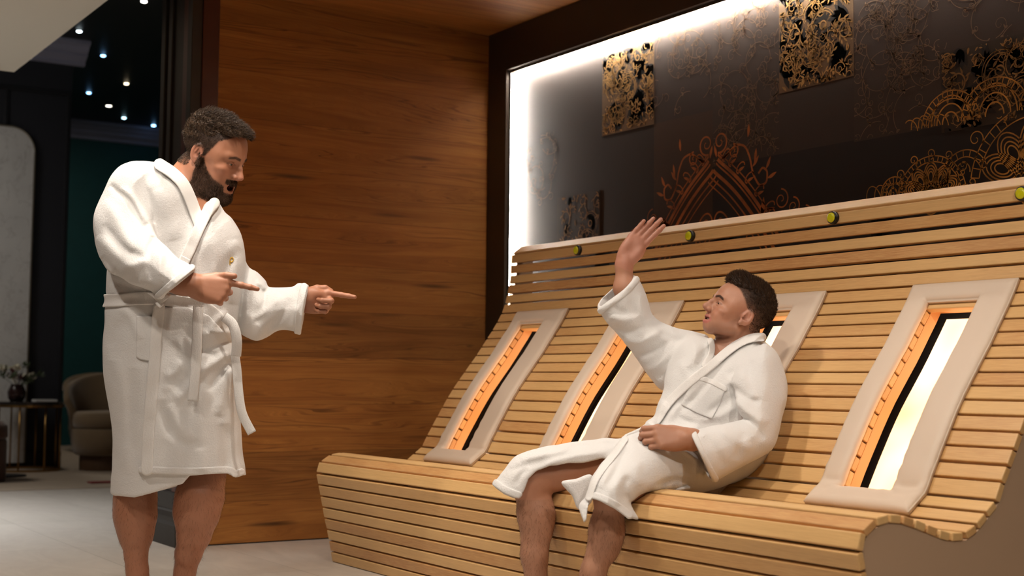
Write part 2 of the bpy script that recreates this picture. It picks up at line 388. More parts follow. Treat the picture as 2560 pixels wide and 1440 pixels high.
# orange pointed-arch ornament, mirrored about its axis
A = Ink(); ax, az = 1.80, 1.735
def mir(fn):
    for sg in (1, -1): fn(sg)
def arch(sg):
    u = np.linspace(0, 1, 24)
    for off, w in ((0, .016), (.032, .008), (.05, .016), (-.03, .008), (-.055, .006), (.075, .006)):
        A.stroke(np.stack([ax+sg*(off*.6+.36*u**1.25+.02*u), az+off*.9-.36*u+.06*np.sin(u*3.1)*1.0-.02*u], 1), w)
    for k in range(6):                                                  # petals along the outside of the arch
        uu = .08+.15*k; px, pz = ax+sg*(.05+.36*uu**1.25), az+.05-.36*uu+.06*math.sin(uu*3.1)
        A.ell(px+sg*.018, pz+.02, .03, .017, sg*(.9-.5*uu), .006, -.1, .6); A.leaf(px, pz, .045, math.pi/2-sg*(.5+.5*uu), .3, -.4*sg)
    pts = [(ax+sg*x, z) for x, z in ((.03, 1.80), (.06, 1.775), (.10, 1.80), (.15, 1.83), (.205, 1.815), (.235, 1.76), (.25, 1.69), (.29, 1.63), (.335, 1.64), (.34, 1.69), (.31, 1.71), (.285, 1.685))]
    P = np.array(pts); tt = np.linspace(0, len(P)-1, 60); P2 = np.stack([np.interp(tt, np.arange(len(P)), P[:, i]) for i in (0, 1)], 1)
    for _ in range(3): P2[1:-1] = (P2[:-2]+2*P2[1:-1]+P2[2:])/4
    A.stroke(P2, .010)
    A.spiral(ax+sg*.045, 1.855, .05, 1.5, -1.57-sg*.3, .010, sg, 1, 40); A.spiral(ax+sg*.13, 1.80, .034, 1.4, 1.57, .008, -sg, 1, 34)
    for lx, lz, a in ((.25, 1.72, .6), (.26, 1.74, 1.1), (.33, 1.70, .8), (.34, 1.66, .1), (.22, 1.85, 1.2), (.02, 1.79, 1.57)):
        A.leaf(ax+sg*lx, lz, .055, math.pi/2-sg*(math.pi/2-a), .28, .25*sg)
    for k in range(3): A.spiral(ax+sg*(.42+.07*k), 1.56-.035*k, .045-.006*k, 1.5, math.pi/2, .007, -sg, 1, 34)
    A.ell(ax+sg*.06, az-.27, .05, .085, sg*.35, .008); A.ell(ax+sg*.06, az-.27, .028, .055, sg*.35, .006)
    A.ell(ax+sg*.30, 1.46, .10, .05, sg*.6, .007, 0, .55); A.leaf(ax+sg*.30, 1.50, .08, 1.57-sg*.5, .3, .3)
mir(arch); A.build('arch_print', I_OGEE, .0007)
# gold lace rosettes at the right
L = Ink((2.62, NX1, 1.2, 1.742)); L2 = Ink((2.87, 3.55, 1.735, 1.90))
def ladder(ink, x, z, R, a0, a1, w, rungs):
    for rr in (R, R-w): ink.ell(x, z, rr, rr, 0, .0045, a0/6.283, a1/6.283, 40)
    for k in range(rungs):
        a = a0+(a1-a0)*k/(rungs-1); ink.stroke([(x+R*math.cos(a), z+R*math.sin(a)), (x+(R-w)*math.cos(a), z+(R-w)*math.sin(a))], .004)
for cx_, cz_, s_ in ((3.42, 1.52, 1.0), (2.99, 1.50, .62), (3.95, 1.50, 1.0)):
    for k in range(5):
        a = math.pi/2+(k-2)*.62; px, pz = cx_+.13*s_*math.cos(a), cz_+.10*s_*math.sin(a)
        for f in (1, .78, .56, .36): L.ell(px, pz, .085*s_*f, .05*s_*f, a, .0055)
    for f in (.07, .05, .03): L.ell(cx_, cz_-.02, f*s_, f*s_*1.3, 0, .0055)
    ladder(L, cx_, cz_-.02, .255*s_, .1, 3.0, .035*s_, 22); ladder(L, cx_-.28*s_, cz_+.02, .10*s_, .3, 4.6, .025, 14)
    for k in range(7):
        a = .25+k*.44; L.spiral(cx_+.30*s_*math.cos(a), cz_-.02+.27*s_*math.sin(a), .035*s_, 1.3, a+3.14, .005, 1)
for cx_, s_ in ((3.08, 1), (3.27, 1.1), (3.50, 1.0)):
    ladder(L2, cx_, 1.735, .13*s_, 0, 3.14, .03, 18)
    for f in (.085, .06, .035): L2.ell(cx_, 1.745, f*s_, f*s_*1.2, 0, .0055, 0, .5)
for k in range(5): L2.ell(2.90+.035*k, 1.745, .03, .05-.004*abs(k-2), .4, .004); L.ell(2.72+.04*k, 1.50, .035, .06, .3, .004)
L.build('lace_print', I_LACE, .0008); L2.build('lace_print', I_LACE, .0009)
# LED tape along the inner edges of the niche, turned towards the paper
led = empty('led_strip_light', (NX0, ND, NZ1), 'glowing white LED strip running along the top and left edge of the niche', 'LED strip')
# (each tape shines on the paper from behind a small lip that hides it from the room)
bm = bmesh.new(); box(bm, NX0+.001, NX0+.015, ND-.0274, ND-.026, .8, NZ1-.02); obj('upright_tape', bm, M['led'], led)
bm = bmesh.new(); box(bm, NX0+.02, NX1-.02, ND-.0274, ND-.026, NZ1-.015, NZ1-.001); obj('top_tape', bm, M['led'], led)
bm = bmesh.new(); box(bm, NX0+.0002, NX0+.016, ND-.030, ND-.0275, .8, NZ1-.0002); obj('upright_lip', bm, M['dark_paint'], led)
bm = bmesh.new(); box(bm, NX0+.0165, NX1-.02, ND-.030, ND-.0275, NZ1-.016, NZ1-.0002); obj('top_lip', bm, M['dark_paint'], led)

# ================================================================== SLATTED INFRARED BENCH
BX0, BX1 = .80, 3.93
seg = [(-1.277,.002,-1.286,.043),(-1.2865,.049,-1.296,.091),(-1.297,.098,-1.307,.14),(-1.308,.146,-1.320,.189),(-1.321,.196,-1.330,.237),(-1.331,.244,-1.341,.286),
 (-1.342,.293,-1.352,.335),(-1.353,.342,-1.363,.384),(-1.363,.396,-1.351,.437),(-1.341,.443,-1.303,.467),(-1.292,.471,-1.251,.477),
 (-1.242,.477,-1.203,.473),(-1.192,.471,-1.155,.461),(-1.147,.459,-1.110,.447),(-1.102,.4445,-1.064,.4325),(-1.055,.429,-1.018,.4195),(-1.009,.4185,-.967,.418),
 (-.956,.419,-.918,.435),(-.912,.440,-.880,.464)]
bk = [(-.878,.467),(-.835,.499)]
S_back = [(-.876,.463,-.866,.464)]
back = [(-.872,.470,-.8395,.4935),(-.835,.499,-.812,.543),(-.809,.549,-.786,.585),(-.783,.592,-.760,.630),(-.756,.635,-.733,.674),(-.729,.679,-.706,.716),(-.702,.722,-.676,.759),
 (-.673,.765,-.645,.800),(-.642,.805,-.614,.839),(-.610,.844,-.582,.880),(-.578,.885,-.550,.918),(-.547,.923,-.521,.959),(-.518,.964,-.492,.999),(-.489,1.004,-.463,1.038),
 (-.460,1.043,-.436,1.079),(-.433,1.084,-.411,1.121),(-.408,1.127,-.392,1.168),(-.389,1.175,-.380,1.213),(-.378,1.222,-.368,1.262),(-.366,1.271,-.359,1.308),
 (-.359,1.319,-.3585,1.357),(-.357,1.369,-.3535,1.408),(-.347,1.418,-.300,1.4525)]
SEGS = seg+back; NF = 8
PL = []                                                    # profile polyline, front foot to headrest
for a in SEGS: PL += [(a[0], a[1]), (a[2], a[3])]
PL = np.array(PL); AL = np.concatenate([[0], np.cumsum(np.hypot(*np.diff(PL, axis=0).T))])
def prof(s):
    y = np.interp(s, AL, PL[:, 0]); z = np.interp(s, AL, PL[:, 1]); e = .03
    dy = np.interp(s+e, AL, PL[:, 0])-np.interp(s-e, AL, PL[:, 0]); dz = np.interp(s+e, AL, PL[:, 1])-np.interp(s-e, AL, PL[:, 1])
    l = math.hypot(dy, dz); return y, z, -dz/l, dy/l          # point and outward normal
def s_of(y, z):
    ss = np.linspace(0, AL[-1], 3000); return ss[np.argmin((np.interp(ss, AL, PL[:, 0])-y)**2+(np.interp(ss, AL, PL[:, 1])-z)**2)]
SLOTS = [(1.045+.775*k, 1.231+.775*k) for k in range(4)]
SLOTS = [(1.045, 1.231), (1.832, 2.018), (2.606, 2.794), (3.394, 3.59)]
s0, s1 = s_of(-.846, .486), s_of(-.449, 1.060)
bench = empty('infrared_lounge_bench', (2.36, -.8, 0), 'long curved lounge bench of pale alder slats with four glowing infrared heater slots', 'bench')
def slats(bm, lst, cut=False, t=.022):
    for (y0, z0, y1, z1) in lst:
        l = math.hypot(y1-y0, z1-z0); ny, nz = -(z1-z0)/l*t, (y1-y0)/l*t
        poly = [(y0, z0), (y0-ny, z0-nz), (y1-ny, z1-nz), (y1, z1)]
        sm = s_of((y0+y1)/2, (z0+z1)/2); xs = [BX0]
        if cut and s0 < sm < s1:
            for a, b in SLOTS: xs += [a, b]
        xs.append(BX1)
        for a, b in zip(xs[::2], xs[1::2]): prism_x(bm, poly, a, b)
def part_slats(name, lst, cut=False):
    bm = bmesh.new(); slats(bm, lst, cut); bmesh.ops.recalc_face_normals(bm, faces=bm.faces[:])
    return obj(name, bm, M['slat'], bench, bevel=.0035, seg=2)
part_slats('front_panel', seg[:8]); part_slats('seat_nose', seg[8:11]); part_slats('seat', seg[11:]); part_slats('backrest', back[:-6], True); part_slats('headrest', back[-6:])
# end panels under the slats and the ribs that carry them
inner = [(p[0]-.0235*n[2], p[1]-.0235*n[3]) for p, n in [((prof(s)[0], prof(s)[1]), prof(s)) for s in np.linspace(.0, AL[-1]-.01, 70)]]
ends = inner+[(-.25, 1.40), (-.25, 0)]
for x0, x1 in ((BX1-.03, BX1-.004), (BX0+.012, BX0+.03)):
    bm = bmesh.new(); prism_x(bm, ends, x0, x1); bmesh.ops.recalc_face_normals(bm, faces=bm.faces[:])
    tag(obj('end_panel', bm, M['end_panel'], bench), 'taupe padded end panel')
for xr in (1.45, 2.25, 2.3, 3.05, 3.1):
    bm = bmesh.new(); outer = inner; rib = inner+[(p[0]+.06, max(0, p[1]-.03)) for p in inner[::-1]]
    prism_x(bm, rib, xr, xr+.025); bmesh.ops.recalc_face_normals(bm, faces=bm.faces[:]); obj('rib', bm, M['black'], bench)
# heaters behind the slots
M['heat'] = None
def emitter_mat():
    t = NT('infrared_emitter_glow'); v = t.coords((1, 1, 1)); n = t.noise(v, 2.6, 2)
    e = t.n('ShaderNodeEmission'); t.l(t.ramp(n, [(.3, (1, .47, .17, 1)), (.60, (1, .66, .42, 1))]), e.inputs[0]); e.inputs[1].default_value = 3.1
    t.l(e.outputs[0], t.out.inputs[0]); return t.m
M['heat'] = emitter_mat(); M['liner'] = plain('pine_liner', lin(214,160,104), .5, var=.1)
def strip(bm, sa, sb, x0, x1, d0, d1, n=14):
    """slab that follows the backrest between depths d0 and d1 behind its face"""
    rows = []
    for i in range(n+1):
        y, z, ny, nz = prof(sa+(sb-sa)*i/n)
        rows.append([bm.verts.new((x, y-ny*d, z-nz*d)) for x, d in ((x0, d0), (x1, d0), (x1, d1), (x0, d1))])
    for a, b in zip(rows[:-1], rows[1:]):
        for k in range(4): bm.faces.new((a[k], a[(k+1) % 4], b[(k+1) % 4], b[k]))
    bm.faces.new(rows[0][::-1]); bm.faces.new(rows[-1]); bmesh.ops.recalc_face_normals(bm, faces=bm.faces[:])
for (a, b) in SLOTS:
    bm = bmesh.new()
    strip(bm, s0-.02, s1+.02, a-.014, a-.002, .0235, .062); strip(bm, s0-.02, s1+.02, b+.002, b+.014, .0235, .062)
    strip(bm, s1+.006, s1+.02, a-.002, b+.002, .0235, .062, 2); strip(bm, s0-.02, s0-.006, a-.002, b+.002, .0235, .062, 2)
    ho = obj('heater_liner', bm, M['liner'], bench)
    bm = bmesh.new(); strip(bm, s0-.04, s1+.04, a-.05, b+.05, .105, .115); strip(bm, s0-.04, s1+.04, a-.06, a-.05, .0625, .105); strip(bm, s0-.04, s1+.04, b+.05, b+.06, .0625, .105)
    obj('heater_housing', bm, M['black'], bench)
    bm = bmesh.new(); strip(bm, s0-.005, s1+.0, a+.008, b+.03, .086, .094); obj('heater_emitter', bm, M['heat'], bench)
# control buttons on the second rail
BUT = [1.357, 2.128, 2.900, 3.681]
ys, zs = -.3555, 1.389
for x in BUT:
    bm = bmesh.new(); lathe(bm, [(.023, 0), (.0235, -.010), (.0215, -.016), (.018, -.0165)], (x, ys, zs), 36, 'y'); b_ = obj('button', bm, M['button_black'], bench, True)
    bm = bmesh.new(); lathe(bm, [(.018, -.016), (.0175, -.019), (.014, -.0215), (.008, -.023), (.001, -.0235)], (x, ys, zs), 36, 'y'); tag(obj('button_cap', bm, M['button_yellow'], b_, True), 'yellow button cap')
# head-to-hip cushions around each slot
def cushion(x0, x1, h0, h1, sa, sb, k):
    rr = random.Random(k); L0 = .02
    def lines(a, b, holes):
        pts = set()
        for e in [a, b]+holes:
            for d in (0, .002, .006, .012, .02, .03): 
                for sg in (1, -1):
                    v = e+sg*d
                    if a-1e-6 <= v <= b+1e-6: pts.add(round(v, 5))
        n = int((b-a)/.025)
        for i in range(n+1): pts.add(round(a+(b-a)*i/n, 5))
        pts = sorted(pts); out = [pts[0]]
        for p in pts[1:]:
            if p-out[-1] > .0012: out.append(p)
            elif p in (round(a, 5), round(b, 5), *[round(q, 5) for q in holes]): out[-1] = p
        return out
    xs = lines(x0, x1, [h0, h1]); ss = lines(sa, sb, [s0, s1])
    def hgt(x, s):
        dx = min(x-x0, x1-x, abs(x-h0) if (s0-1e-6 <= s <= s1+1e-6) else 9, abs(x-h1) if (s0-1e-6 <= s <= s1+1e-6) else 9)
        ds = min(s-sa, sb-s, abs(s-s0) if h0-1e-6 <= x <= h1+1e-6 else 9, abs(s-s1) if h0-1e-6 <= x <= h1+1e-6 else 9)
        d = min(dx, ds)
        for cx_, cs_ in ((h0, s0), (h1, s0), (h0, s1), (h1, s1)):
            d = min(d, math.hypot(x-cx_, s-cs_))
        h = .010+.016*math.sqrt(max(0, 1-(1-min(d/.022, 1))**2))
        for (ax_, as_, bx_, bs_) in ((x0, sa, h0, s0), (x1, sa, h1, s0), (x0, sb, h0, s1), (x1, sb, h1, s1)):   # mitred seams
            ux, us = bx_-ax_, bs_-as_; t_ = ((x-ax_)*ux+(s-as_)*us)/(ux*ux+us*us)
            if 0 <= t_ <= 1: h -= .0022*math.exp(-((((x-ax_)*us-(s-as_)*ux)/math.hypot(ux, us))/.0035)**2)
        w = math.exp(-((s-sa-.16)/.09)**2)                                                               # wrinkles where it bends
        return h+w*.0022*math.sin((s*130)+6*math.sin(x*22+k))+.0008*math.sin(s*37+k)*math.sin(x*53)
    V, Fc, idx = [], [], {}
    def hole(i, j): return xs[i] >= h0-1e-6 and xs[i+1] <= h1+1e-6 and ss[j] >= s0-1e-6 and ss[j+1] <= s1+1e-6
    def vid(i, j, top):
        kk = (i, j, top)
        if kk not in idx:
            y, z, ny, nz = prof(ss[j]); h = hgt(xs[i], ss[j]) if top else .0015
            idx[kk] = len(V); V.append((xs[i], y+ny*h, z+nz*h))
        return idx[kk]
    nx, ns = len(xs)-1, len(ss)-1
    solid = lambda i, j: 0 <= i < nx and 0 <= j < ns and not hole(i, j)
    for i in range(nx):
        for j in range(ns):
            if not solid(i, j): continue
            Fc.append((vid(i, j, 1), vid(i+1, j, 1), vid(i+1, j+1, 1), vid(i, j+1, 1)))
            Fc.append((vid(i, j, 0), vid(i, j+1, 0), vid(i+1, j+1, 0), vid(i+1, j, 0)))
            for di, dj, e in ((-1, 0, ((i, j+1), (i, j))), (1, 0, ((i+1, j), (i+1, j+1))), (0, -1, ((i, j), (i+1, j))), (0, 1, ((i+1, j+1), (i, j+1)))):
                if not solid(i+di, j+dj):
                    (a, b), (c, d) = e; Fc.append((vid(a, b, 0), vid(c, d, 0), vid(c, d, 1), vid(a, b, 1)))
    return V, Fc
CL = ['cream padded cushion frame farthest along the bench, nearest the oak wall', 'cream padded cushion frame behind the raised sleeve of the seated man',
      'cream padded cushion frame directly behind the seated man\'s head and back', 'cream padded cushion frame at the near end beside the end panel, fully in view']
CX0 = [(.965, 1.368), (1.755, 2.158), (2.525, 2.922), (3.308, 3.706)]
sa, sb = s_of(-.914, .439), s_of(-.416, 1.122)
for k in range(4):
    V, Fc = cushion(*CX0[k], *SLOTS[k], sa, sb, k)
    root = empty('backrest_cushion', ((CX0[k][0]+CX0[k][1])/2, -.91, .44), CL[k], 'cushion', 'cushion frames around the heater slots')
    np_obj('padded_frame', V, Fc, M['cushion'], root)
    bm = bmesh.new()
    for x in CX0[k]:
        pts = []
        for s in np.linspace(sa, sb, 40):
            y, z, ny, nz = prof(s); pts.append((x, y+ny*.011, z+nz*.011))
        tube(bm, pts, .0028, 6)
    for s in (sb,):
        y, z, ny, nz = prof(s); tube(bm, [(CX0[k][0], y+ny*.011, z+nz*.011), (CX0[k][1], y+ny*.011, z+nz*.011)], .0028, 6)
    obj('piping', bm, M['piping'], root, True)
# ================================================================== LOBBY BEYOND THE OPENING
M['soffit'] = plain('beige_soffit', lin(226,219,204), .8)
M['navy'] = plain('navy_panel', lin(34,36,44), .6, var=.1); M['navy_trim'] = plain('navy_moulding', lin(24,25,31), .5)
M['teal'] = plain('teal_wall', lin(8,70,72), .7, var=.15); M['cornice'] = plain('grey_blue_cornice', lin(150,152,176), .6)
M['star_ceiling'] = plain('black_ceiling', lin(26,26,28), .5)
def marble():
    t = NT('white_marble'); v = t.coords((1, 1, 1)); n = t.noise(v, 2.2, 8, .6, 1.6)
    vein = t.ramp(n, [(.485, (0,0,0,1)), (.5, (1,1,1,1)), (.515, (0,0,0,1))])
    c = t.mix(t.math('MULTIPLY', vein, .35), t.mix(t.noise(v, 5, 4), lin(196,196,196), lin(222,222,220)), lin(140,136,132)); t.bsdf(c, .3); return t.m
M['marble'] = marble()
bm = bmesh.new(); box(bm, -2.50, -.02, -6.4, -1.957, CEIL, CEIL+.3); tag(obj('ceiling_hall', bm, M['soffit']), kind='structure')
NVX, TLX, CZ = -6.05, -9.85, 3.80
yn = onx(168, 600, NVX)[1]
bm = bmesh.new(); box(bm, NVX-3.3, NVX, -6.5, yn, 0, CZ); tag(obj('wall_lobby', bm, M['navy']), kind='structure')
bm = bmesh.new(); box(bm, TLX-.2, TLX, -6.5, 3.2, 0, CZ+.1); tag(obj('wall_far', bm, M['teal']), kind='structure')
bm = bmesh.new(); box(bm, TLX-.2, -.46, -6.5, 3.2, CZ, CZ+.1); tag(obj('ceiling_lobby', bm, M['star_ceiling']), kind='structure')
bm = bmesh.new(); box(bm, TLX, -.46, -6.6, -6.45, 0, CZ); tag(obj('wall_side', bm, M['navy']), kind='structure')
bm = bmesh.new(); box(bm, TLX, -.46, 3.1, 3.2, 0, CZ); tag(obj('wall_return', bm, M['teal']), kind='structure')
# cornices: stepped crown profile (depth, drop)
cpf = [(0, 0), (.20, 0), (.20, -.03), (.16, -.05), (.13, -.085), (.10, -.10), (.10, -.12), (.06, -.15), (.035, -.165), (.035, -.19), (0, -.20)]
def cornice(name, xw, y0, y1):
    bm = bmesh.new(); n = len(cpf)
    a = [bm.verts.new((xw+d, y0, CZ-.001+h)) for d, h in cpf]; b = [bm.verts.new((xw+d, y1, CZ-.001+h)) for d, h in cpf]
    for i in range(n): bm.faces.new((a[i], a[(i+1) % n], b[(i+1) % n], b[i]))
    bm.faces.new(a[::-1]); bm.faces.new(b); bmesh.ops.recalc_face_normals(bm, faces=bm.faces[:])
    tag(obj(name, bm, M['cornice']), kind='structure')
cornice('trim_4', NVX, -6.4, yn+.10); cornice('trim_5', TLX, -6.4, 3.1)
# panel mouldings on the navy wall
bm = bmesh.new(); xw = NVX
zt = onx(100, 233, xw)[2]
box(bm, xw, xw+.02, -6.4, yn-.02, zt-.0, zt+.035); box(bm, xw, xw+.02, yn-.045, yn-.01, .0, zt)
yl = onx(18, 300, xw)[1]; box(bm, xw, xw+.02, yl-.03, yl+.005, 0, zt)
box(bm, xw, xw+.03, -6.4, yn, 0, .14)
tag(obj('trim_6', bm, M['navy_trim'], bevel=.004), kind='structure')
# arched marble panel
ar = onx(80, 600, xw+.05)[1]; ztop = onx(25, 315, xw+.05)[2]; wA = .95; rad = .22
pts = []
for i in range(13): a = math.pi/2*i/12; pts.append((ar-rad+rad*math.cos(a), ztop-rad+rad*math.sin(a)))
for i in range(13): a = math.pi/2+math.pi/2*i/12; pts.append((ar-wA+rad+rad*math.cos(a), ztop-rad+rad*math.sin(a)))
pts += [(ar-wA, .05), (ar, .05)]
pan = empty('arched_marble_panel', (xw, ar-wA/2, .05), 'tall white marble panel with rounded top on the dark lobby wall', 'wall panel')
bm = bmesh.new(); prism_x(bm, pts, xw+.001, xw+.05); bmesh.ops.recalc_face_normals(bm, faces=bm.faces[:]); obj('marble_slab', bm, M['marble'], pan)
bm = bmesh.new(); tube(bm, [(xw+.05, p[0], p[1]) for p in pts[-1:]+pts[:-1]], .008, 6); obj('frame', bm, plain('panel_edge', lin(120,112,98), .35, .6), pan)
# star lights
def star(px, py, col, st, label, r=.022, name='star_light'):
    p = onz(px, py, CZ); e = empty(name, tuple(p), label, 'ceiling light', 'star lights in the black lobby ceiling')
    bm = bmesh.new(); lathe(bm, [(r*1.5, -.0005), (r*1.5, -.006), (r*1.1, -.007)], p, 20); obj('rim', bm, M['star_ceiling'], e)
    bm = bmesh.new(); lathe(bm, [(r, -.0075), (r*.9, -.013), (r*.5, -.017), (r*.1, -.018)], p, 20); obj('lens', bm, emit('star_glow', col, st), e, True)
BL = (.25, .55, 1, 1); WH = (1, .95, .82, 1); WM = (1, .80, .5, 1); CY_ = (.5, .85, 1, 1)
star(360, 1, WH, 14, 'white star light in the lobby ceiling at the very top of the frame', .024)
star(198, 76, (.8, .95, 1, 1), 12, 'pale star light beside the slanting beige soffit edge')
star(258, 137, BL, 12, 'upper blue star light, between the soffit edge and the door casing')
star(316, 207, WM, 10, 'small warm amber star light, the only amber one')
star(222, 230, BL, 12, 'lower left blue star light, above the end of the dark wall block')
star(310, 293, CY_, 10, 'cyan star light just above the far cornice')
star(384, 312, BL, 16, 'blue star light half hidden by the door casing, shining on the cornice')
p = onz(272, 263, CZ); e = empty('downlight', tuple(p), 'oval white downlight, largest light of the black lobby ceiling', 'ceiling light')
bm = bmesh.new(); lathe(bm, [(.06, -.001), (.06, -.008), (.045, -.009)], p, 28); obj('rim', bm, M['star_ceiling'], e)
bm = bmesh.new(); lathe(bm, [(.044, -.0085), (.001, -.010)], p, 28); obj('lens', bm, emit('downlight_glow', (1, .93, .78, 1), 10), e)
# barrel armchairs
M['velvet'] = plain('beige_velvet', lin(108,88,61), .85, bump=.2, bscale=120, var=.15, **{'Sheen Weight': .4})
M['chair_plinth'] = plain('walnut_plinth', lin(74,50,28), .5)
def armchair(px, py, ang, label, sc=1.0, d=0):
    p = onz(px, py, 0.004) if d == 0 else None
    e = empty('armchair', (p[0], p[1], .004), label, 'armchair')
    c = Vector((p[0], p[1], .004))
    bm = bmesh.new(); lathe(bm, [(.30*sc, 0), (.30*sc, .13)], c, 40); obj('plinth', bm, M['chair_plinth'], e, True, .004)
    bm = bmesh.new(); lathe(bm, [(.33*sc, .131), (.37*sc, .15), (.395*sc, .24), (.40*sc, .34), (.39*sc, .355)], c, 48); obj('base', bm, M['velvet'], e, True)
    bm = bmesh.new(); lathe(bm, [(.36*sc, .357), (.385*sc, .37), (.395*sc, .42), (.385*sc, .48), (.35*sc, .50), (.001, .51)], c, 48); obj('seat_cushion', bm, M['velvet'], e, True)
    bm = bmesh.new(); n = 40; rings = []
    for i in range(n+1):
        u = i/n; a = ang+math.radians(-118+236*u); hh = .60+.24*math.sin(math.pi*min(1, max(0, (u-.0)))) ** .7
        fl = .05
        sec = [(.395, .34), (.42+fl*.3, .5), (.44+fl, hh-.03), (.42+fl, hh), (.38+fl, hh+.004), (.355+fl, hh-.03), (.345, .5), (.345, .36)]
        rings.append([bm.verts.new(c+Vector((r*sc*math.cos(a), r*sc*math.sin(a), h))) for r, h in sec])
    for a_, b_ in zip(rings[:-1], rings[1:]):
        for k in range(8): bm.faces.new((a_[k], a_[(k+1) % 8], b_[(k+1) % 8], b_[k]))
    bm.faces.new(rings[0][::-1]); bm.faces.new(rings[-1]); bmesh.ops.recalc_face_normals(bm, faces=bm.faces[:])
    obj('backrest', bm, M['velvet'], e, True, .01)
armchair(268, 1174, math.radians(150), 'beige velvet barrel armchair on a dark plinth beside the brass table', .78)
armchair(246, 1128, math.radians(165), 'second beige barrel armchair, its back edge rising behind the first', .80)
# brass side table with flowers
M['brass'] = plain('dark_brass', lin(150,116,66), .32, .9); M['smoked'] = plain('smoked_glass_top', lin(46,42,40), .12)
p = onz(66, 1176, .004); c = Vector((p[0], p[1], .004)); R_ = .285
e = empty('side_table', tuple(c), 'round brass side table with thin rod legs in front of the marble panel', 'table')
bm = bmesh.new(); lathe(bm, [(R_, .555), (R_, .58), (R_-.01, .582)], c, 48); obj('tabletop', bm, M['smoked'], e, False)
bm = bmesh.new(); lathe(bm, [(R_-.005, .0), (R_-.005, .018), (R_-.03, .018), (R_-.03, .0)], c, 48, caps=False); obj('base_ring', bm, M['brass'], e)
bm = bmesh.new(); lathe(bm, [(R_+.004, .535), (R_+.004, .5545), (R_-.02, .5545), (R_-.02, .535)], c, 48, caps=False); obj('top_ring', bm, M['brass'], e)
for k in range(8):
    a = .3+k*math.pi/4; q = c+Vector(((R_-.016)*math.cos(a), (R_-.016)*math.sin(a), 0))
    bm = bmesh.new(); tube(bm, [q+Vector((0, 0, .017)), q+Vector((0, 0, .537))], .008, 8); obj('leg', bm, M['brass'], e, True)
tz = .586
def bk_at(dx, dy): return Vector((c.x+dx, c.y+dy, tz))
M['paper_white'] = plain('magazine_paper', lin(214,212,208), .5)
q = bk_at(.08, .11); bm = bmesh.new(); box(bm, q.x-.07, q.x+.07, q.y-.09, q.y+.09, tz, tz+.018)
o = obj('magazine', bm, M['paper_white'], bevel=.002); tag(o, 'pale magazine lying on the brass side table', 'magazine')
q = bk_at(-.05, -.09); v = empty('flower_vase', tuple(q), 'dark vase of white flowers and greenery on the brass side table', 'vase')
bm = bmesh.new(); lathe(bm, [(.05, 0), (.07, .03), (.075, .08), (.06, .12), (.05, .135), (.055, .145), (.045, .145), (.04, .11)], q, 28); obj('vase', bm, plain('dark_glazed_vase', lin(48,28,26), .25), v, True)
M['petal'] = plain('cream_petals', lin(226,220,200), .6); M['leafg'] = plain('dull_green_leaf', lin(70,82,56), .6); M['redleaf'] = plain('plum_leaf', lin(86,34,38), .6)
rr = random.Random(5)
def sprig(mat, name, n, spread, h0, h1, pet):
    for k in range(n):
        a = rr.uniform(0, 6.28); r = spread*rr.uniform(.3, 1); h = rr.uniform(h0, h1); tip = q+Vector((r*math.cos(a), r*math.sin(a), h)); bm = bmesh.new()
        tube(bm, [q+Vector((0, 0, .12)), q+Vector((r*.4*math.cos(a), r*.4*math.sin(a), h*.75)), tip], .002, 5)
        for j in range(pet):
            b = rr.uniform(0, 6.28); t_ = rr.uniform(-.2, 1.2); d = Vector((math.cos(b)*math.cos(t_), math.sin(b)*math.cos(t_), math.sin(t_))); s_ = d.cross(Vector((.3, .5, .8))).normalized()
            L_ = .05 if name == 'flower' else .065; w_ = .019 if name == 'flower' else .011; u = d.cross(s_)*.012
            vs = [bm.verts.new(tip+x) for x in (Vector(), d*L_*.5+s_*w_+u, d*L_, d*L_*.5-s_*w_+u)]; bm.faces.new(vs)
        obj(name, bm, mat, v)
sprig(M['petal'], 'flower', 9, .17, .19, .30, 10); sprig(M['leafg'], 'sprig', 9, .18, .15, .30, 12); sprig(M['redleaf'], 'sprig', 4, .08, .16, .24, 9)
# pouf at the very edge of the frame, and the red slip on the floor
p = onz(-74, 1204, .004); e = empty('pouf', tuple(p), 'rust brown upholstered pouf cut off by the left edge of the photo', 'pouf')
M['rust'] = plain('rust_velvet', lin(84,44,18), .85, **{'Sheen Weight': .3})
bm = bmesh.new(); lathe(bm, [(.24, 0), (.25, .03), (.25, .30), (.24, .32)], p, 40); obj('base', bm, M['rust'], e, True)
bm = bmesh.new(); lathe(bm, [(.24, .322), (.255, .34), (.25, .42), (.22, .45), (.001, .46)], p, 40); obj('seat_cushion', bm, M['rust'], e, True)
p = onz(6, 1191, .004); bm = bmesh.new(); lathe(bm, [(.18, 0), (.18, .012), (.16, .013)], (p[0], p[1], .004), 40)
tag(obj('floor_mat', bm, M['black'], None, False), 'small round black mat on the lobby floor by the brass table', 'mat')
a = onz(222, 1208, .004); b = onz(300, 1206, .004)
bm = bmesh.new(); box(bm, min(a[0], b[0])-.05, max(a[0], b[0])+.05, a[1], b[1], .004, .014)
tag(obj('folded_cloth', bm, plain('dark_red_cloth', lin(120,30,30), .8), None, False, .003), 'flat folded dark red cloth lying on the lobby floor', 'cloth')
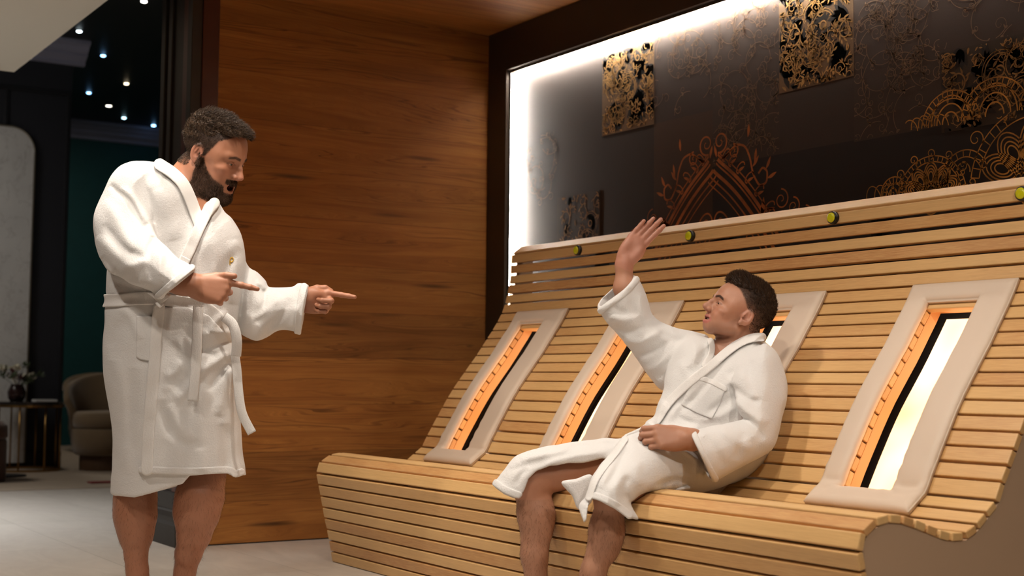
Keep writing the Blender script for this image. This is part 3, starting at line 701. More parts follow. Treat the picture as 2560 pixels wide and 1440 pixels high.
# ================================================================== SCULPTING: signed-distance volumes meshed by surface nets
RT = RM.T
def pixel_of(P):
    q = (P-CAM)@RM; d = q[:, 2]
    return CX+F*q[:, 0]/d, CY+F*q[:, 1]/d, d
def w3(px, py, d): return at(px, py, d)
def crom(pts, n=6, closed=False):
    P = np.asarray(pts, float); m = len(P); out = []
    rng_ = range(m) if closed else range(m-1)
    for i in rng_:
        p0 = P[(i-1) % m] if closed or i > 0 else P[0]; p1 = P[i]; p2 = P[(i+1) % m]; p3 = P[(i+2) % m] if closed or i+2 < m else P[-1]
        for k in range(n):
            t = k/n; out.append(.5*((2*p1)+(-p0+p2)*t+(2*p0-5*p1+4*p2-p3)*t*t+(-p0+3*p1-3*p2+p3)*t**3))
    if not closed: out.append(P[-1])
    return np.array(out)
def poly_dist(u, v, pts):
    """distance to an open polyline and the normalised position along it"""
    best = np.full(u.shape, 1e9); par = np.zeros(u.shape); L = np.concatenate([[0], np.cumsum(np.hypot(*np.diff(pts, axis=0).T))]); T = L[-1]+1e-9
    for i in range(len(pts)-1):
        ax, ay = pts[i]; bx, by = pts[i+1]-pts[i]; l2 = bx*bx+by*by+1e-12
        t = np.clip(((u-ax)*bx+(v-ay)*by)/l2, 0, 1); d = np.hypot(u-ax-t*bx, v-ay-t*by)
        m = d < best; best = np.where(m, d, best); par = np.where(m, (L[i]+t*(L[i+1]-L[i]))/T, par)
    return best, par
class Grid2:
    """a scalar map over the figure's outline plane, sampled bilinearly"""
    def __init__(s, u0, v0, u1, v1, step=2.0):
        s.u0, s.v0, s.st = u0, v0, step
        s.nu, s.nv = int((u1-u0)/step)+2, int((v1-v0)/step)+2
        s.U, s.V = np.meshgrid(u0+step*np.arange(s.nu), v0+step*np.arange(s.nv), indexing='ij'); s.A = np.zeros((s.nu, s.nv))
    def __call__(s, u, v):
        x = np.clip((u-s.u0)/s.st, 0, s.nu-1.001); y = np.clip((v-s.v0)/s.st, 0, s.nv-1.001)
        i = x.astype(int); j = y.astype(int); fx = x-i; fy = y-j; A = s.A
        return (A[i, j]*(1-fx)+A[i+1, j]*fx)*(1-fy)+(A[i, j+1]*(1-fx)+A[i+1, j+1]*fx)*fy
def outline_grid(pts, pad=90, smooth=True, step=2.0):
    P = crom(pts, 5, True) if smooth else np.asarray(pts, float)
    g = Grid2(P[:, 0].min()-pad, P[:, 1].min()-pad, P[:, 0].max()+pad, P[:, 1].max()+pad, step)
    u, v = g.U.ravel(), g.V.ravel(); Q = np.vstack([P, P[:1]]); d, _ = poly_dist(u, v, Q); ins = np.zeros(u.shape, bool)
    for i in range(len(P)):
        (ax, ay), (bx, by) = Q[i], Q[i+1]
        if ay == by: continue
        c = (ay > v) != (by > v); ins ^= c & (u < (bx-ax)*(v-ay)/(by-ay)+ax)
    g.A = np.where(ins, -d, d).reshape(g.A.shape); return g
def fold_grid(bounds, strokes, step=2.0):
    """folds: (points, height in metres, width in px[, sharp]) drawn where the cloth shows them"""
    g = Grid2(*bounds, step)
    for st in strokes:
        pts = crom(st[0], 5); amp, w = st[1], st[2]
        lo = pts.min(0)-4*w; hi = pts.max(0)+4*w
        i0, i1 = max(0, int((lo[0]-g.u0)/step)), min(g.nu, int((hi[0]-g.u0)/step)+2); j0, j1 = max(0, int((lo[1]-g.v0)/step)), min(g.nv, int((hi[1]-g.v0)/step)+2)
        if i1 <= i0 or j1 <= j0: continue
        U, V = g.U[i0:i1, j0:j1], g.V[i0:i1, j0:j1]; d, t = poly_dist(U.ravel(), V.ravel(), pts)
        ends = np.clip(np.minimum(t, 1-t)*5, 0, 1) if len(st) < 4 else 1.0
        sh = np.exp(-(d/w)**2)
        g.A[i0:i1, j0:j1] += (1.2*amp*sh*(ends**.6 if len(st) < 4 else 1)).reshape(U.shape)
    return g
def smin(a, b, k):
    if k <= 0: return np.minimum(a, b)
    h = np.clip(.5+.5*(b-a)/k, 0, 1); return b*(1-h)+a*h-k*h*(1-h)
def smax(a, b, k): return -smin(-a, -b, k)
class Model:
    """ordered list of add / cut / keep volumes"""
    def __init__(s): s.ops = []; s.disp = None
    def _p(s, mode, fn, c, r, k): s.ops.append((mode, fn, np.asarray(c, float), float(r), k)); return s
    # --- primitives (world metres)
    def cone(s, a, b, ra, rb, k=.01, mode='add'):
        a = np.asarray(a, float); b = np.asarray(b, float); ba = b-a; l2 = max(float(ba@ba), 1e-12)
        def fn(P, u, v, d):
            t = np.clip((P-a)@ba/l2, 0, 1); q = P-a-t[:, None]*ba; return np.sqrt((q*q).sum(1))-(ra+(rb-ra)*t)
        return s._p(mode, fn, (a+b)/2, np.sqrt(l2)/2+max(ra, rb), k)
    def chain(s, pts, rad, k=.01, mode='add'):
        for i in range(len(pts)-1): s.cone(pts[i], pts[i+1], rad[i], rad[i+1], k, mode)
        return s
    def ell(s, c, r, R=None, k=.01, mode='add'):
        c = np.asarray(c, float); r = np.asarray(r, float); R = np.eye(3) if R is None else np.asarray(R)   # columns of R = axes
        mr = float(r.min())
        def fn(P, u, v, d):
            q = (P-c)@R; k0 = np.sqrt(((q/r)**2).sum(1)); k1 = np.sqrt(((q/(r*r))**2).sum(1))
            return np.where(k0 < 1e-4, -mr, k0*(k0-1)/np.maximum(k1, 1e-6))
        return s._p(mode, fn, c, float(r.max()), k)
    def pillow(s, g, R, depth, front=1.0, back=1.0, k=.02, mode='add', folds=None, grow=0.0, cut=None, sig=130.0):
        """outline inflated to a rounded body; depth = number or [(px,py,d)...]; front/back stretch its thickness"""
        if np.isscalar(depth): dfun = lambda u, v: depth
        else:
            D = np.asarray(depth, float)
            def dfun(u, v):
                W = [np.exp(-((u-x)**2+(v-y)**2)/(2*sig**2))+1e-12 for x, y, _ in D]; T = sum(W); return sum(w*q for w, q in zip(W, D[:, 2]))/T
        def fn(P, u, v, d):
            d0 = dfun(u, v); sd = g(u, v)*d/F-grow; dz = d-d0
            dz = np.where(dz < 0, dz/front, dz/back); q = np.maximum(sd+R, 0); f = np.sqrt(q*q+dz*dz)-R
            f = np.where((q <= 0) & (np.abs(dz) < R), np.maximum(np.abs(dz)-R, sd), f)
            if folds is not None:
                for fg in (folds if isinstance(folds, (list, tuple)) else [folds]): f = f-fg(u, v)
            if cut is not None: f = cut(f, P, u, v, d)
            return f*.9
        u = g.u0+g.st*g.nu/2; v = g.v0+g.st*g.nv/2; dm = depth if np.isscalar(depth) else float(np.mean([x[2] for x in depth]))
        rad = math.hypot(g.st*g.nu/2, g.st*g.nv/2)*dm/F+R
        return s._p(mode, fn, at(u, v, dm), rad, k)
    def raw(s, fn, c, r, k=.0, mode='cut'): return s._p(mode, fn, c, r, k)
    # --- evaluation
    def eval(s, P, C=None, R=None):
        u, v, d = pixel_of(P); f = np.full(len(P), .3)
        for mode, fn, c, r, k in s.ops:
            if C is not None and np.linalg.norm(C-c) > R+r+k+.06: continue
            g = fn(P, u, v, d)
            if mode == 'add': f = smin(f, g, k)
            elif mode == 'cut': f = smax(f, -g, k)
            elif mode == 'keep': f = smax(f, g, k)
            elif mode == 'disp': f = f-g
        if s.disp is not None: f = f-s.disp(P, u, v, d)
        return f
def surface(model, lo, hi, h, name='sdf', B=8):
    lo = np.asarray(lo, float); hi = np.asarray(hi, float); nb = np.ceil((hi-lo)/(B*h)).astype(int)
    I = np.stack(np.meshgrid(*[np.arange(n) for n in nb], indexing='ij'), -1).reshape(-1, 3)
    SB = 4; key = (I//SB)@np.array([100000000, 10000, 1]); order = np.argsort(key, kind='stable'); I = I[order]; key = key[order]
    bounds = np.concatenate([[0], np.nonzero(np.diff(key))[0]+1, [len(I)]])
    n = B+1; off = np.stack(np.meshgrid(*[np.arange(n)]*3, indexing='ij'), -1).reshape(-1, 3)
    diag = B*h*math.sqrt(3)/2
    VK, VP, EDG = [], [], []
    for b0, b1 in zip(bounds[:-1], bounds[1:]):
        blk = I[b0:b1]; cen = lo+(blk+.5)*B*h; C = (cen.min(0)+cen.max(0))/2; R = float(np.linalg.norm(cen.max(0)-cen.min(0)))/2+diag
        # whole super-block rejected when its centre is far from every volume
        f = model.eval(cen, C, R); act = blk[np.abs(f) < diag*1.35+.012]
        if not len(act): continue
        gi = (act[:, None, :]*B+off[None]).astype(np.int64); P = lo+gi.reshape(-1, 3)*h
        f = model.eval(P, C, R).reshape(len(act), n, n, n); s = f < 0
        any_ = s.reshape(len(act), -1); keep = any_.any(1) & ~any_.all(1)
        f, s, act = f[keep], s[keep], act[keep]
        if not len(act): continue
        # one vertex per crossed cell
        cnt = np.zeros((len(act), B, B, B)); acc = np.zeros((len(act), B, B, B, 3))
        for ax in range(3):
            for o1 in (0, 1):
                for o2 in (0, 1):
                    sl0 = [slice(None)]; sl1 = [slice(None)]; oo = iter((o1, o2)); base = np.zeros(3)
                    for a in range(3):
                        if a == ax: sl0.append(slice(0, B)); sl1.append(slice(1, B+1))
                        else:
                            o = next(oo); sl0.append(slice(o, o+B)); sl1.append(slice(o, o+B)); base[a] = o
                    f0, f1 = f[tuple(sl0)], f[tuple(sl1)]; cr = (f0 < 0) != (f1 < 0)
                    t = np.where(cr, f0/np.where(cr, f0-f1, 1), 0); cnt += cr
                    for a in range(3): acc[..., a] += np.where(cr, t if a == ax else base[a], 0)
        m = cnt > 0; bi, x, y, z = np.nonzero(m); cell = act[bi]*B+np.stack([x, y, z], 1)
        VK.append(cell); VP.append(lo+(cell+acc[m]/cnt[m][:, None])*h)
        for ax in range(3):                                       # crossed edges owned by this block
            sl0 = tuple([slice(None)]+[slice(0, B)]*3); sl1 = [slice(None)]+[slice(0, B)]*3; sl1[ax+1] = slice(1, B+1)
            a, b = s[sl0], s[tuple(sl1)]; bi, x, y, z = np.nonzero(a != b)
            if len(bi): EDG.append((ax, act[bi]*B+np.stack([x, y, z], 1), a[bi, x, y, z]))
    VK = np.concatenate(VK).astype(np.int64); VP = np.concatenate(VP)
    enc = lambda c: (c[:, 0]+8)*(1 << 40)+(c[:, 1]+8)*(1 << 20)+(c[:, 2]+8)
    K = enc(VK); o = np.argsort(K); K = K[o]; VP = VP[o]; FS = []
    for ax, e, ins in EDG:
        a1, a2 = (ax+1) % 3, (ax+2) % 3; q = []
        ok = np.ones(len(e), bool)
        for d1, d2 in ((-1, -1), (0, -1), (0, 0), (-1, 0)):
            c = e.copy(); c[:, a1] += d1; c[:, a2] += d2; kk = enc(c); j = np.clip(np.searchsorted(K, kk), 0, len(K)-1); ok &= K[j] == kk; q.append(j)
        q = np.stack(q, 1)[ok]; fl = ~ins[ok]; q[fl] = q[fl][:, ::-1]; FS.append(q)
    return VP, np.concatenate(FS)
def relax(V, Fq, it=2, lam=.5):
    n = len(V)
    for k in range(it*2):
        l = lam if k % 2 == 0 else -lam*1.04
        S = np.zeros((n, 3)); c = np.zeros(n)
        for a, b in ((0, 1), (1, 2), (2, 3), (3, 0)):
            np.add.at(S, Fq[:, a], V[Fq[:, b]]); np.add.at(c, Fq[:, a], 1); np.add.at(S, Fq[:, b], V[Fq[:, a]]); np.add.at(c, Fq[:, b], 1)
        V = V+l*(S/np.maximum(c, 1)[:, None]-V)
    return V
def drop_islands(V, Fq, minv=200):
    """keep only the large connected pieces"""
    n = len(V); lab = np.arange(n)
    while True:
        m = lab[Fq].min(1); new = lab.copy()
        for k in range(4): np.minimum.at(new, Fq[:, k], m)
        new = new[new]
        if (new == lab).all(): break
        lab = new
    cnt = np.bincount(lab, minlength=n); ok = cnt[lab] >= minv; mp = np.cumsum(ok)-1
    return V[ok], mp[Fq[ok[Fq[:, 0]]]]
def sdf_obj(name, model, lo, hi, h, mat, parent=None, colour=None, it=1, minv=200):
    V, Fq = surface(model, lo, hi, h); V, Fq = drop_islands(V, Fq, minv); V = relax(V, Fq, it)
    col = colour(V) if colour is not None else None
    o = np_obj(name, V, Fq, mat, parent)
    if col is not None:
        at_ = o.data.color_attributes.new('tint', 'FLOAT_COLOR', 'POINT'); c4 = np.ones((len(V), 4), np.float32); c4[:, :3] = col; at_.data.foreach_set('color', c4.ravel())
    o['n'] = len(V); del o['n']; return o, V, Fq
def bbox(pts, pad): P = np.asarray(pts); return P.min(0)-pad, P.max(0)+pad
def vnoise(P, s, seed=0):
    """smooth pseudo-random field from summed sines, about -1..1"""
    r = np.random.RandomState(seed); o = 0
    for k in range(5):
        w = r.normal(size=3); w = w/np.linalg.norm(w)*s*(.7+.7*r.rand()); o = o+np.sin(P@w+r.rand()*6.28)
    return o/3.2
# ---- materials of the figures
def skin_mat(name):
    t = NT(name); a = t.n('ShaderNodeAttribute'); a.attribute_name = 'tint'; v = t.coords()
    n1 = t.noise(v, 55, 4); n2 = t.noise(v, 420, 3)
    c = t.mix(t.math('MULTIPLY', n1, .4), a.outputs[0], t.mix(1, a.outputs[0], (.78, .55, .46, 1), 'MULTIPLY'))
    t.bsdf(c, .47, 0, t.bump(n2, .12, .0008), .4, **{'Subsurface Weight': .05, 'Subsurface Radius': (.010, .004, .002), 'Subsurface Scale': .6}); return t.m
def terry_mat(name, c):
    t = NT(name); v = t.coords(); n1 = t.noise(v, 520, 3, .7); n2 = t.noise(v, 170, 3, .6); n3 = t.noise(v, 22, 4)
    h = t.math('ADD', t.math('MULTIPLY', n1, .5), t.math('MULTIPLY', n2, .6))
    col = t.mix(t.math('MULTIPLY', n2, .25), c, tuple(x*.80 for x in c[:3])+(1,))
    t.bsdf(col, .95, 0, t.bump(n3, .3, .005, t.bump(h, .9, .0036)), .1, **{'Sheen Weight': .25, 'Sheen Roughness': .6}); return t.m
def weave_mat(name, c):
    t = NT(name); v = t.coords(); n1 = t.noise(v, 380, 2, .6); n2 = t.noise(t.coords((1, 1, .25)), 300, 2)
    t.bsdf(t.mix(t.math('MULTIPLY', n1, .3), c, tuple(x*.8 for x in c[:3])+(1,)), .95, 0, t.bump(t.math('ADD', n1, n2), .6, .002), .1, **{'Sheen Weight': .2}); return t.m
def hair_mat(name, c0, c1):
    t = NT(name); i = t.n('ShaderNodeNewGeometry'); t.bsdf(t.mix(i.outputs['Random Per Island'], c0, c1), .6, 0, None, .25); return t.m
M['skin'] = skin_mat('skin'); M['terry'] = terry_mat('white_terry', lin(236,234,232)); M['terry_band'] = weave_mat('white_terry_band', lin(234,231,228))
def hair_obj(name, roots, dirs, length, rad, mat, parent, curl=.25, up=None, segs=4, seed=0, gravity=0.0, clump=None):
    """short hairs: thin tapered three-sided strands"""
    r = np.random.RandomState(seed); n = len(roots); L = length*(.65+.6*r.rand(n)) if np.isscalar(length) else length*(.75+.45*r.rand(n))
    dirs = dirs+curl*r.normal(size=dirs.shape); dirs /= np.linalg.norm(dirs, axis=1, keepdims=True)
    bend = r.normal(size=(n, 3))*curl; P = roots.copy(); V = np.zeros((n, segs+1, 3, 3)); side = np.cross(dirs, r.normal(size=(n, 3))); side /= np.linalg.norm(side, axis=1, keepdims=True); q = np.cross(dirs, side)
    for k in range(segs+1):
        t = k/segs; w = rad*(1-.85*t)
        for j in range(3): V[:, k, j] = P+w*(side*math.cos(2.094*j)+q*math.sin(2.094*j))
        dd = dirs+bend*t*1.2; dd[:, 2] -= gravity*t; dd /= np.linalg.norm(dd, axis=1, keepdims=True); P = P+dd*(L/segs)[:, None]
    base = np.arange(n)[:, None]*(segs+1)*3; Fq = []
    for k in range(segs):
        for j in range(3):
            a = k*3+j; b = k*3+(j+1) % 3; Fq.append(np.concatenate([base+a, base+b, base+b+3, base+a+3], 1))
    return np_obj(name, V.reshape(-1, 3), np.concatenate(Fq), mat, parent)
def sample_faces(V, Fq, mask, n, seed=0):
    r = np.random.RandomState(seed); Q = Fq[mask]; a, b, c, d = (V[Q[:, i]] for i in range(4))
    ar = np.linalg.norm(np.cross(b-a, c-a), axis=1)+np.linalg.norm(np.cross(c-a, d-a), axis=1); i = r.choice(len(Q), n, p=ar/ar.sum())
    s, t = r.rand(n, 1), r.rand(n, 1); p = (a[i]*(1-s)+b[i]*s)*(1-t)+(d[i]*(1-s)+c[i]*s)*t
    nr = np.cross(c[i]-a[i], d[i]-b[i]); nr /= np.linalg.norm(nr, axis=1, keepdims=True)+1e-12; return p, nr
# ---- anatomy
class Frame:
    """local axes (x = person's left... lateral, y = forward, z = up) with a scale"""
    def __init__(s, o, fwd, up, sc=1.0):
        y = _n(np.asarray(fwd, float)); z = np.asarray(up, float); z = _n(z-y*(z@y)); x = np.cross(y, z); s.o = np.asarray(o, float); s.R = np.stack([x, y, z], 1); s.s = sc
    def __call__(s, x, y, z): return s.o+s.s*(s.R@np.array([x, y, z], float))
    def inv(s, P): return ((P-s.o)@s.R)/s.s
def camvec(r, dn, dp): return RM@np.array([r, dn, dp], float)      # right, down, away -> world direction
def add_head(m, H, smile=0.0, mouth_open=0.0, jaw=1.0, chin=0.0, nose=0.0, mz=0.0):
    s = H.s; R = H.R
    def E(c, r, k=.012, mode='add', rot=None): m.ell(H(*c), np.array(r)*s, R if rot is None else R@rot, k*s, mode)
    def Cn(a, b, ra, rb, k=.008, mode='add'): m.cone(H(*a), H(*b), ra*s, rb*s, k*s, mode)
    E((0, -.018, .048), (.074, .097, .078), 0); E((0, .012, .030), (.069, .083, .075), .03)
    E((0, .030, -.030*jaw), (.059, .062-chin*.3, .075*jaw), .03)                                   # face mass
    for q in (-1, 1):
        Cn((q*.055, -.004, -.052), (q*.045, .032, -.086*jaw), .013, .012, .03)      # jaw line
        Cn((q*.045, .032, -.086*jaw), (q*.012, .070-chin, -.103*jaw), .012, .014, .03)
        E((q*.048, .060, -.022), (.019, .019, .013), .020)                          # cheekbone
        E((q*.036, .058, -.058), (.021, .019, .026), .022)                          # cheek
        if smile > .5: E((q*.036, .068, -.040), (.016, .015, .013), .014)
        Cn((q*.010, .087, .0195), (q*.045, .071, .023), .0080, .0078, .014)         # brow ridge
        E((q*.058, .040, .012), (.012, .02, .02), .02)                              # temple
    Cn((-.011, .076-chin, -.103*jaw), (.011, .076-chin, -.103*jaw), .0155, .0155, .02)   # chin
    E((0, .060-chin*.5, -.075*jaw), (.036, .025, .03*jaw), .02)
    for q in (-1, 1): E((q*.0315, .102, .0005), (.0175, .022, .0115), .011, 'cut')  # orbits
    for q in (-1, 1): E((q*.031, .0735, .000), (.0145, .0135, .0130), .003)         # lids around the ball
    nz = nose                                                                       # nose: bridge, tip, wings, nostrils
    Cn((0, .086, .018), (0, .100, -.008+nz), .0058, .0066, .009); Cn((0, .100, -.008+nz), (0, .113, -.031+nz), .0066, .0078, .007)
    E((0, .107, -.034+nz), (.0092, .0095, .0080), .006); E((0, .094, -.027+nz), (.0115, .016, .013), .006)
    for q in (-1, 1):
        E((q*.0125, .094, -.036+nz), (.0068, .0110, .0072), .005)
        Cn((q*.0035, .104, -.0415+nz), (q*.004, .088, -.044+nz), .0034, .0036, .004)
        E((q*.0075, .0985, -.0445+nz), (.0034, .0062, .0030), .002, 'cut')
    # lips and mouth
    zu, zl = -.059+mz, -.072-.016*mouth_open+mz; wl = .023+.009*smile; zc = (zu+zl)/2+.006*smile
    E((0, .071, -.066-.01*mouth_open+mz), (.027, .019, .020+.008*mouth_open), .014)
    for q in (-1, 1):
        Cn((0, .0915, zu), (q*wl*.55, .0865, zu+.001), .0046, .0042, .004); Cn((q*wl*.55, .0865, zu+.001), (q*wl, .0735-.003*smile, zc), .0042, .0024, .004)
        Cn((0, .0890, zl), (q*wl*.55, .0840, zl+.0015), .0058, .0050, .004); Cn((q*wl*.55, .0840, zl+.0015), (q*wl, .0735-.003*smile, zc), .0050, .0024, .004)
    E((0, .090, (zu+zl)/2+.001*smile), (wl*.80, .022, .0018+.0090*mouth_open+.0006*smile), .002, 'cut')
    for q in (-1, 1): Cn((q*wl*.5, .0865, (zu+zl)/2+.001*smile), (q*wl*.97, .0735-.004*smile, zc), .0020+.004*mouth_open+.0014*smile, .0014+.0006*smile, .0012, 'cut')
    # ears: shell, carved bowl, inner fold, lobe
    for q in (-1, 1):
        a = q*.38; rot = np.array([[math.cos(a), -math.sin(a), 0], [math.sin(a), math.cos(a), 0], [0, 0, 1.]])
        E((q*.0795, -.014, .000), (.0065, .0185, .031), .003, 'add', rot); E((q*.073, -.006, -.008), (.008, .012, .018), .008)
        E((q*.0895, -.011, .003), (.0100, .0120, .0215), .0015, 'cut', rot)
        E((q*.0850, -.003, -.006), (.0105, .0085, .0090), .002, 'cut', rot)
        Cn((q*.0815, -.013, .014), (q*.0815, -.021, -.006), .0030, .0030, .003); Cn((q*.0815, -.021, -.006), (q*.081, -.012, -.016), .0030, .0030, .003)
        E((q*.083, .003, -.004), (.0040, .0035, .0055), .003)                          # tragus
        E((q*.078, .000, -.027), (.006, .008, .009), .006)
def add_hand(m, Hf, side, curl, spread=0.0, thumb=None, sc=1.0, k=.004, wrist=None, lat=(0, 0, 0, 0), fat=1.0):
    """Hf: frame at the wrist, y = towards the fingers, z = back of the hand, x = lateral. side=+1: thumb on +x.
    curl: four lists of three flexion angles (index..little)"""
    s = Hf.s; bx = np.array([.030, .0095, -.011, -.029])*side; by = np.array([.093, .096, .091, .083]); L = np.array([[.043, .026, .021], [.047, .030, .023], [.043, .028, .022], [.034, .021, .019]])
    rr = np.array([[.0100, .0090, .0082, .0068], [.0102, .0092, .0083, .0069], [.0097, .0088, .0079, .0066], [.0088, .0078, .0070, .0060]])*fat
    for i in range(4):                                                    # metacarpals and palm
        m.cone(Hf(bx[i]*.55, .006, 0), Hf(bx[i], by[i], .002), .0165*s, .0125*s, .014*s)
    m.ell(Hf(0, .05, -.006), np.array([.036, .046, .015])*s, Hf.R, .014*s)
    m.ell(Hf(-side*.026, .04, -.010), np.array([.014, .036, .014])*s, Hf.R, .014*s); m.ell(Hf(side*.026, .038, -.012), np.array([.016, .033, .016])*s, Hf.R, .014*s)
    tips = []
    for i in range(4):
        p = np.array([bx[i], by[i], .0]); a = 0.0; sx = spread*(i-1.5)*-side*.12+lat[i]
        for j in range(3):
            a += curl[i][j]; d = np.array([math.sin(sx)*math.cos(a), math.cos(sx)*math.cos(a), -math.sin(a)]); q = p+d*L[i][j]
            m.cone(Hf(*p), Hf(*q), rr[i][j]*s, rr[i][j+1]*s, (.006 if j == 0 else .0025)*s)
            if j < 2: m.ell(Hf(*(q+np.array([0, 0, .0012]))), np.array([1.06, 1.06, 1.02])*rr[i][j+1]*s, None, .003*s)
            p = q
        tips.append(Hf(*p))
    if thumb is not None:                                                  # list of local points from the thumb's root to its tip
        T = [np.array(x)*np.array([side, 1, 1]) for x in thumb]; tr = [.0165, .0125, .0108, .0085]
        for j in range(len(T)-1): m.cone(Hf(*T[j]), Hf(*T[j+1]), tr[j]*s, tr[j+1]*s, (.012 if j == 0 else .004)*s)
    return tips
# ================================================================== shared dressing helpers
def mbox(m, pad=.03):
    lo = np.min([c-r for mo, f, c, r, k in m.ops if mo == 'add'], 0)-pad; hi = np.max([c+r for mo, f, c, r, k in m.ops if mo == 'add'], 0)+pad; return lo, hi
def px_box(pts, d0, d1, pad=.03):
    P = np.array([at(x, y, d) for x, y in pts for d in (d0, d1)]); return P.min(0)-pad, P.max(0)+pad
def cuff_cut(A, B, hollow=.10, wall=.015, tilt=0.0, dc=0.0):
    """open sleeve end: nothing beyond the line A-B (pixels), hollow behind it"""
    (ax, ay), (bx, by) = A, B; L = math.hypot(bx-ax, by-ay); nx, ny = (by-ay)/L, -(bx-ax)/L
    def cut2(f, P, u, v, d):
        g = ((u-ax)*nx+(v-ay)*ny)*d/F+tilt*(dc-d)
        core = np.maximum(f+wall, -(g+hollow)); return np.maximum(smax(f, g, .010), -core)
    return cut2
def hem_cut(line, hollow=.16, wall=.014):
    H_ = np.asarray(line, float)
    def cut(f, P, u, v, d):
        g = (v-np.interp(u, H_[:, 0], H_[:, 1]))*d/F
        core = np.maximum(f+wall, -(g+hollow)); return np.maximum(smax(f, g, .010), -core)
    return cut
def on_cloth(name, robe, mat, parent, h, t, dmax, line=None, hw=None, poly=None, inset=.004, h_=.0028, label=None, pad=30, tint=None, dmin=0):
    """a layer sewn onto a robe: the part of its surface inside a strip or patch, t metres proud"""
    if line is not None:
        Lp = crom(line, 6); g = Grid2(Lp[:, 0].min()-pad, Lp[:, 1].min()-pad, Lp[:, 0].max()+pad, Lp[:, 1].max()+pad, 1.0)
        dd, _ = poly_dist(g.U.ravel(), g.V.ravel(), Lp); g.A = dd.reshape(g.A.shape)-hw
    else: g = outline_grid(poly, pad, smooth=False, step=1.0); Lp = np.asarray(poly, float)
    m = Model()
    def fn(P, u, v, d):
        fr = robe.eval(P); f = np.maximum(np.maximum(fr-t, -(fr+inset)), np.maximum(d-dmax, dmin-d)); return smax(f, g(u, v)*d/F, min(t, .004))
    lo, hi = px_box([(Lp[:, 0].min()-pad*.5, Lp[:, 1].min()-pad*.5), (Lp[:, 0].max()+pad*.5, Lp[:, 1].max()+pad*.5), (Lp[:, 0].min()-pad*.5, Lp[:, 1].max()+pad*.5), (Lp[:, 0].max()+pad*.5, Lp[:, 1].min()-pad*.5)], dmin if dmin else dmax-.42, dmax, .01)
    m._p('add', fn, (lo+hi)/2, float(np.linalg.norm(hi-lo))/2, 0)
    o, V, Fq = sdf_obj(name, m, lo, hi, h_, mat, parent, None, 1, 60)
    if label: o['label'] = label
    return o
def ribbon(name, pts, width, mat, parent, thick=.006, facing=None):
    """a flat strip of cloth along 3-D points; width in metres"""
    P = crom(np.array(pts), 8); n = len(P); T = np.gradient(P, axis=0); T /= np.linalg.norm(T, axis=1, keepdims=True)
    Fv = -camvec(0, 0, 1) if facing is None else np.asarray(facing, float)
    S = np.cross(T, Fv); S /= np.linalg.norm(S, axis=1, keepdims=True); N = np.cross(S, T); V = []; K = 8
    for i in range(n):
        for k in range(K):
            a = 2*math.pi*k/K; ca, sa = math.cos(a), math.sin(a); e = .55
            V.append(P[i]+S[i]*width/2*np.sign(ca)*abs(ca)**e+N[i]*thick/2*np.sign(sa)*abs(sa)**e)
    Fq = [(i*K+k, i*K+(k+1) % K, (i+1)*K+(k+1) % K, (i+1)*K+k) for i in range(n-1) for k in range(K)]
    for b in (0, (n-1)*K): Fq += [(b, b+1, b+2, b+3), (b, b+3, b+4, b+7), (b+4, b+5, b+6, b+7)]
    return np_obj(name, V, Fq, mat, parent)
M['sclera'] = plain('eye_white', lin(214,204,196), .2); M['iris'] = plain('brown_iris', lin(60,40,26), .15); M['pupil'] = plain('pupil', lin(8,6,6), .1); M['tooth'] = plain('teeth', lin(226,218,204), .3); M['mouth'] = plain('mouth_inside', lin(70,16,16), .6)
def eyeball(H, q, gaze, parent, r=.0122):
    c = H(q*.031, .0735, 0); g = _n(np.asarray(gaze)); a = _n(np.cross(g, (0, 0, 1.))); b = np.cross(g, a); V, Fq, mi = [], [], []; nu, nv = 20, 14
    for j in range(nv+1):
        th = math.pi*(j+.02)/(nv+.04) if True else 0; th = th*th/math.pi*.6+th*.4
        for i in range(nu):
            ph = 2*math.pi*i/nu; V.append(c+r*H.s*(g*math.cos(th)+math.sin(th)*(a*math.cos(ph)+b*math.sin(ph))))
    for j in range(nv):
        th = math.pi*(j+.5)/nv; th = th*th/math.pi*.6+th*.4
        for i in range(nu): Fq.append((j*nu+i, j*nu+(i+1) % nu, (j+1)*nu+(i+1) % nu, (j+1)*nu+i)); mi.append(2 if th < .2 else (1 if th < .50 else 0))
    o = np_obj('eye', V, Fq, [M['sclera'], M['iris'], M['pupil']], parent); o.data.polygons.foreach_set('material_index', mi); return o
def eye_cuts(m, H, op=1.0):
    for q in (-1, 1): m.ell(H(q*.0315, .0915, -.0008), np.array([.0132, .012, .0038*op])*H.s, H.R, .0016*H.s, 'cut')
    for q in (-1, 1):                                                       # upper lid fold and lower lid
        m.chain([H(q*.018, .0835, .0005), H(q*.026, .0868, .0050), H(q*.036, .0852, .0048), H(q*.0450, .0775, -.0012)], np.array([.0014, .0022, .0022, .0014])*H.s, .0015*H.s)
        m.chain([H(q*.020, .0835, -.0045), H(q*.030, .0862, -.0062), H(q*.041, .0805, -.0050)], np.array([.0012, .0017, .0012])*H.s, .002*H.s)
def mixc(c, d, w): return c*(1-w[:, None])+np.asarray(d)[None]*w[:, None]
def sstep(a, b, x): t = np.clip((x-a)/(b-a), 0, 1); return t*t*(3-2*t)
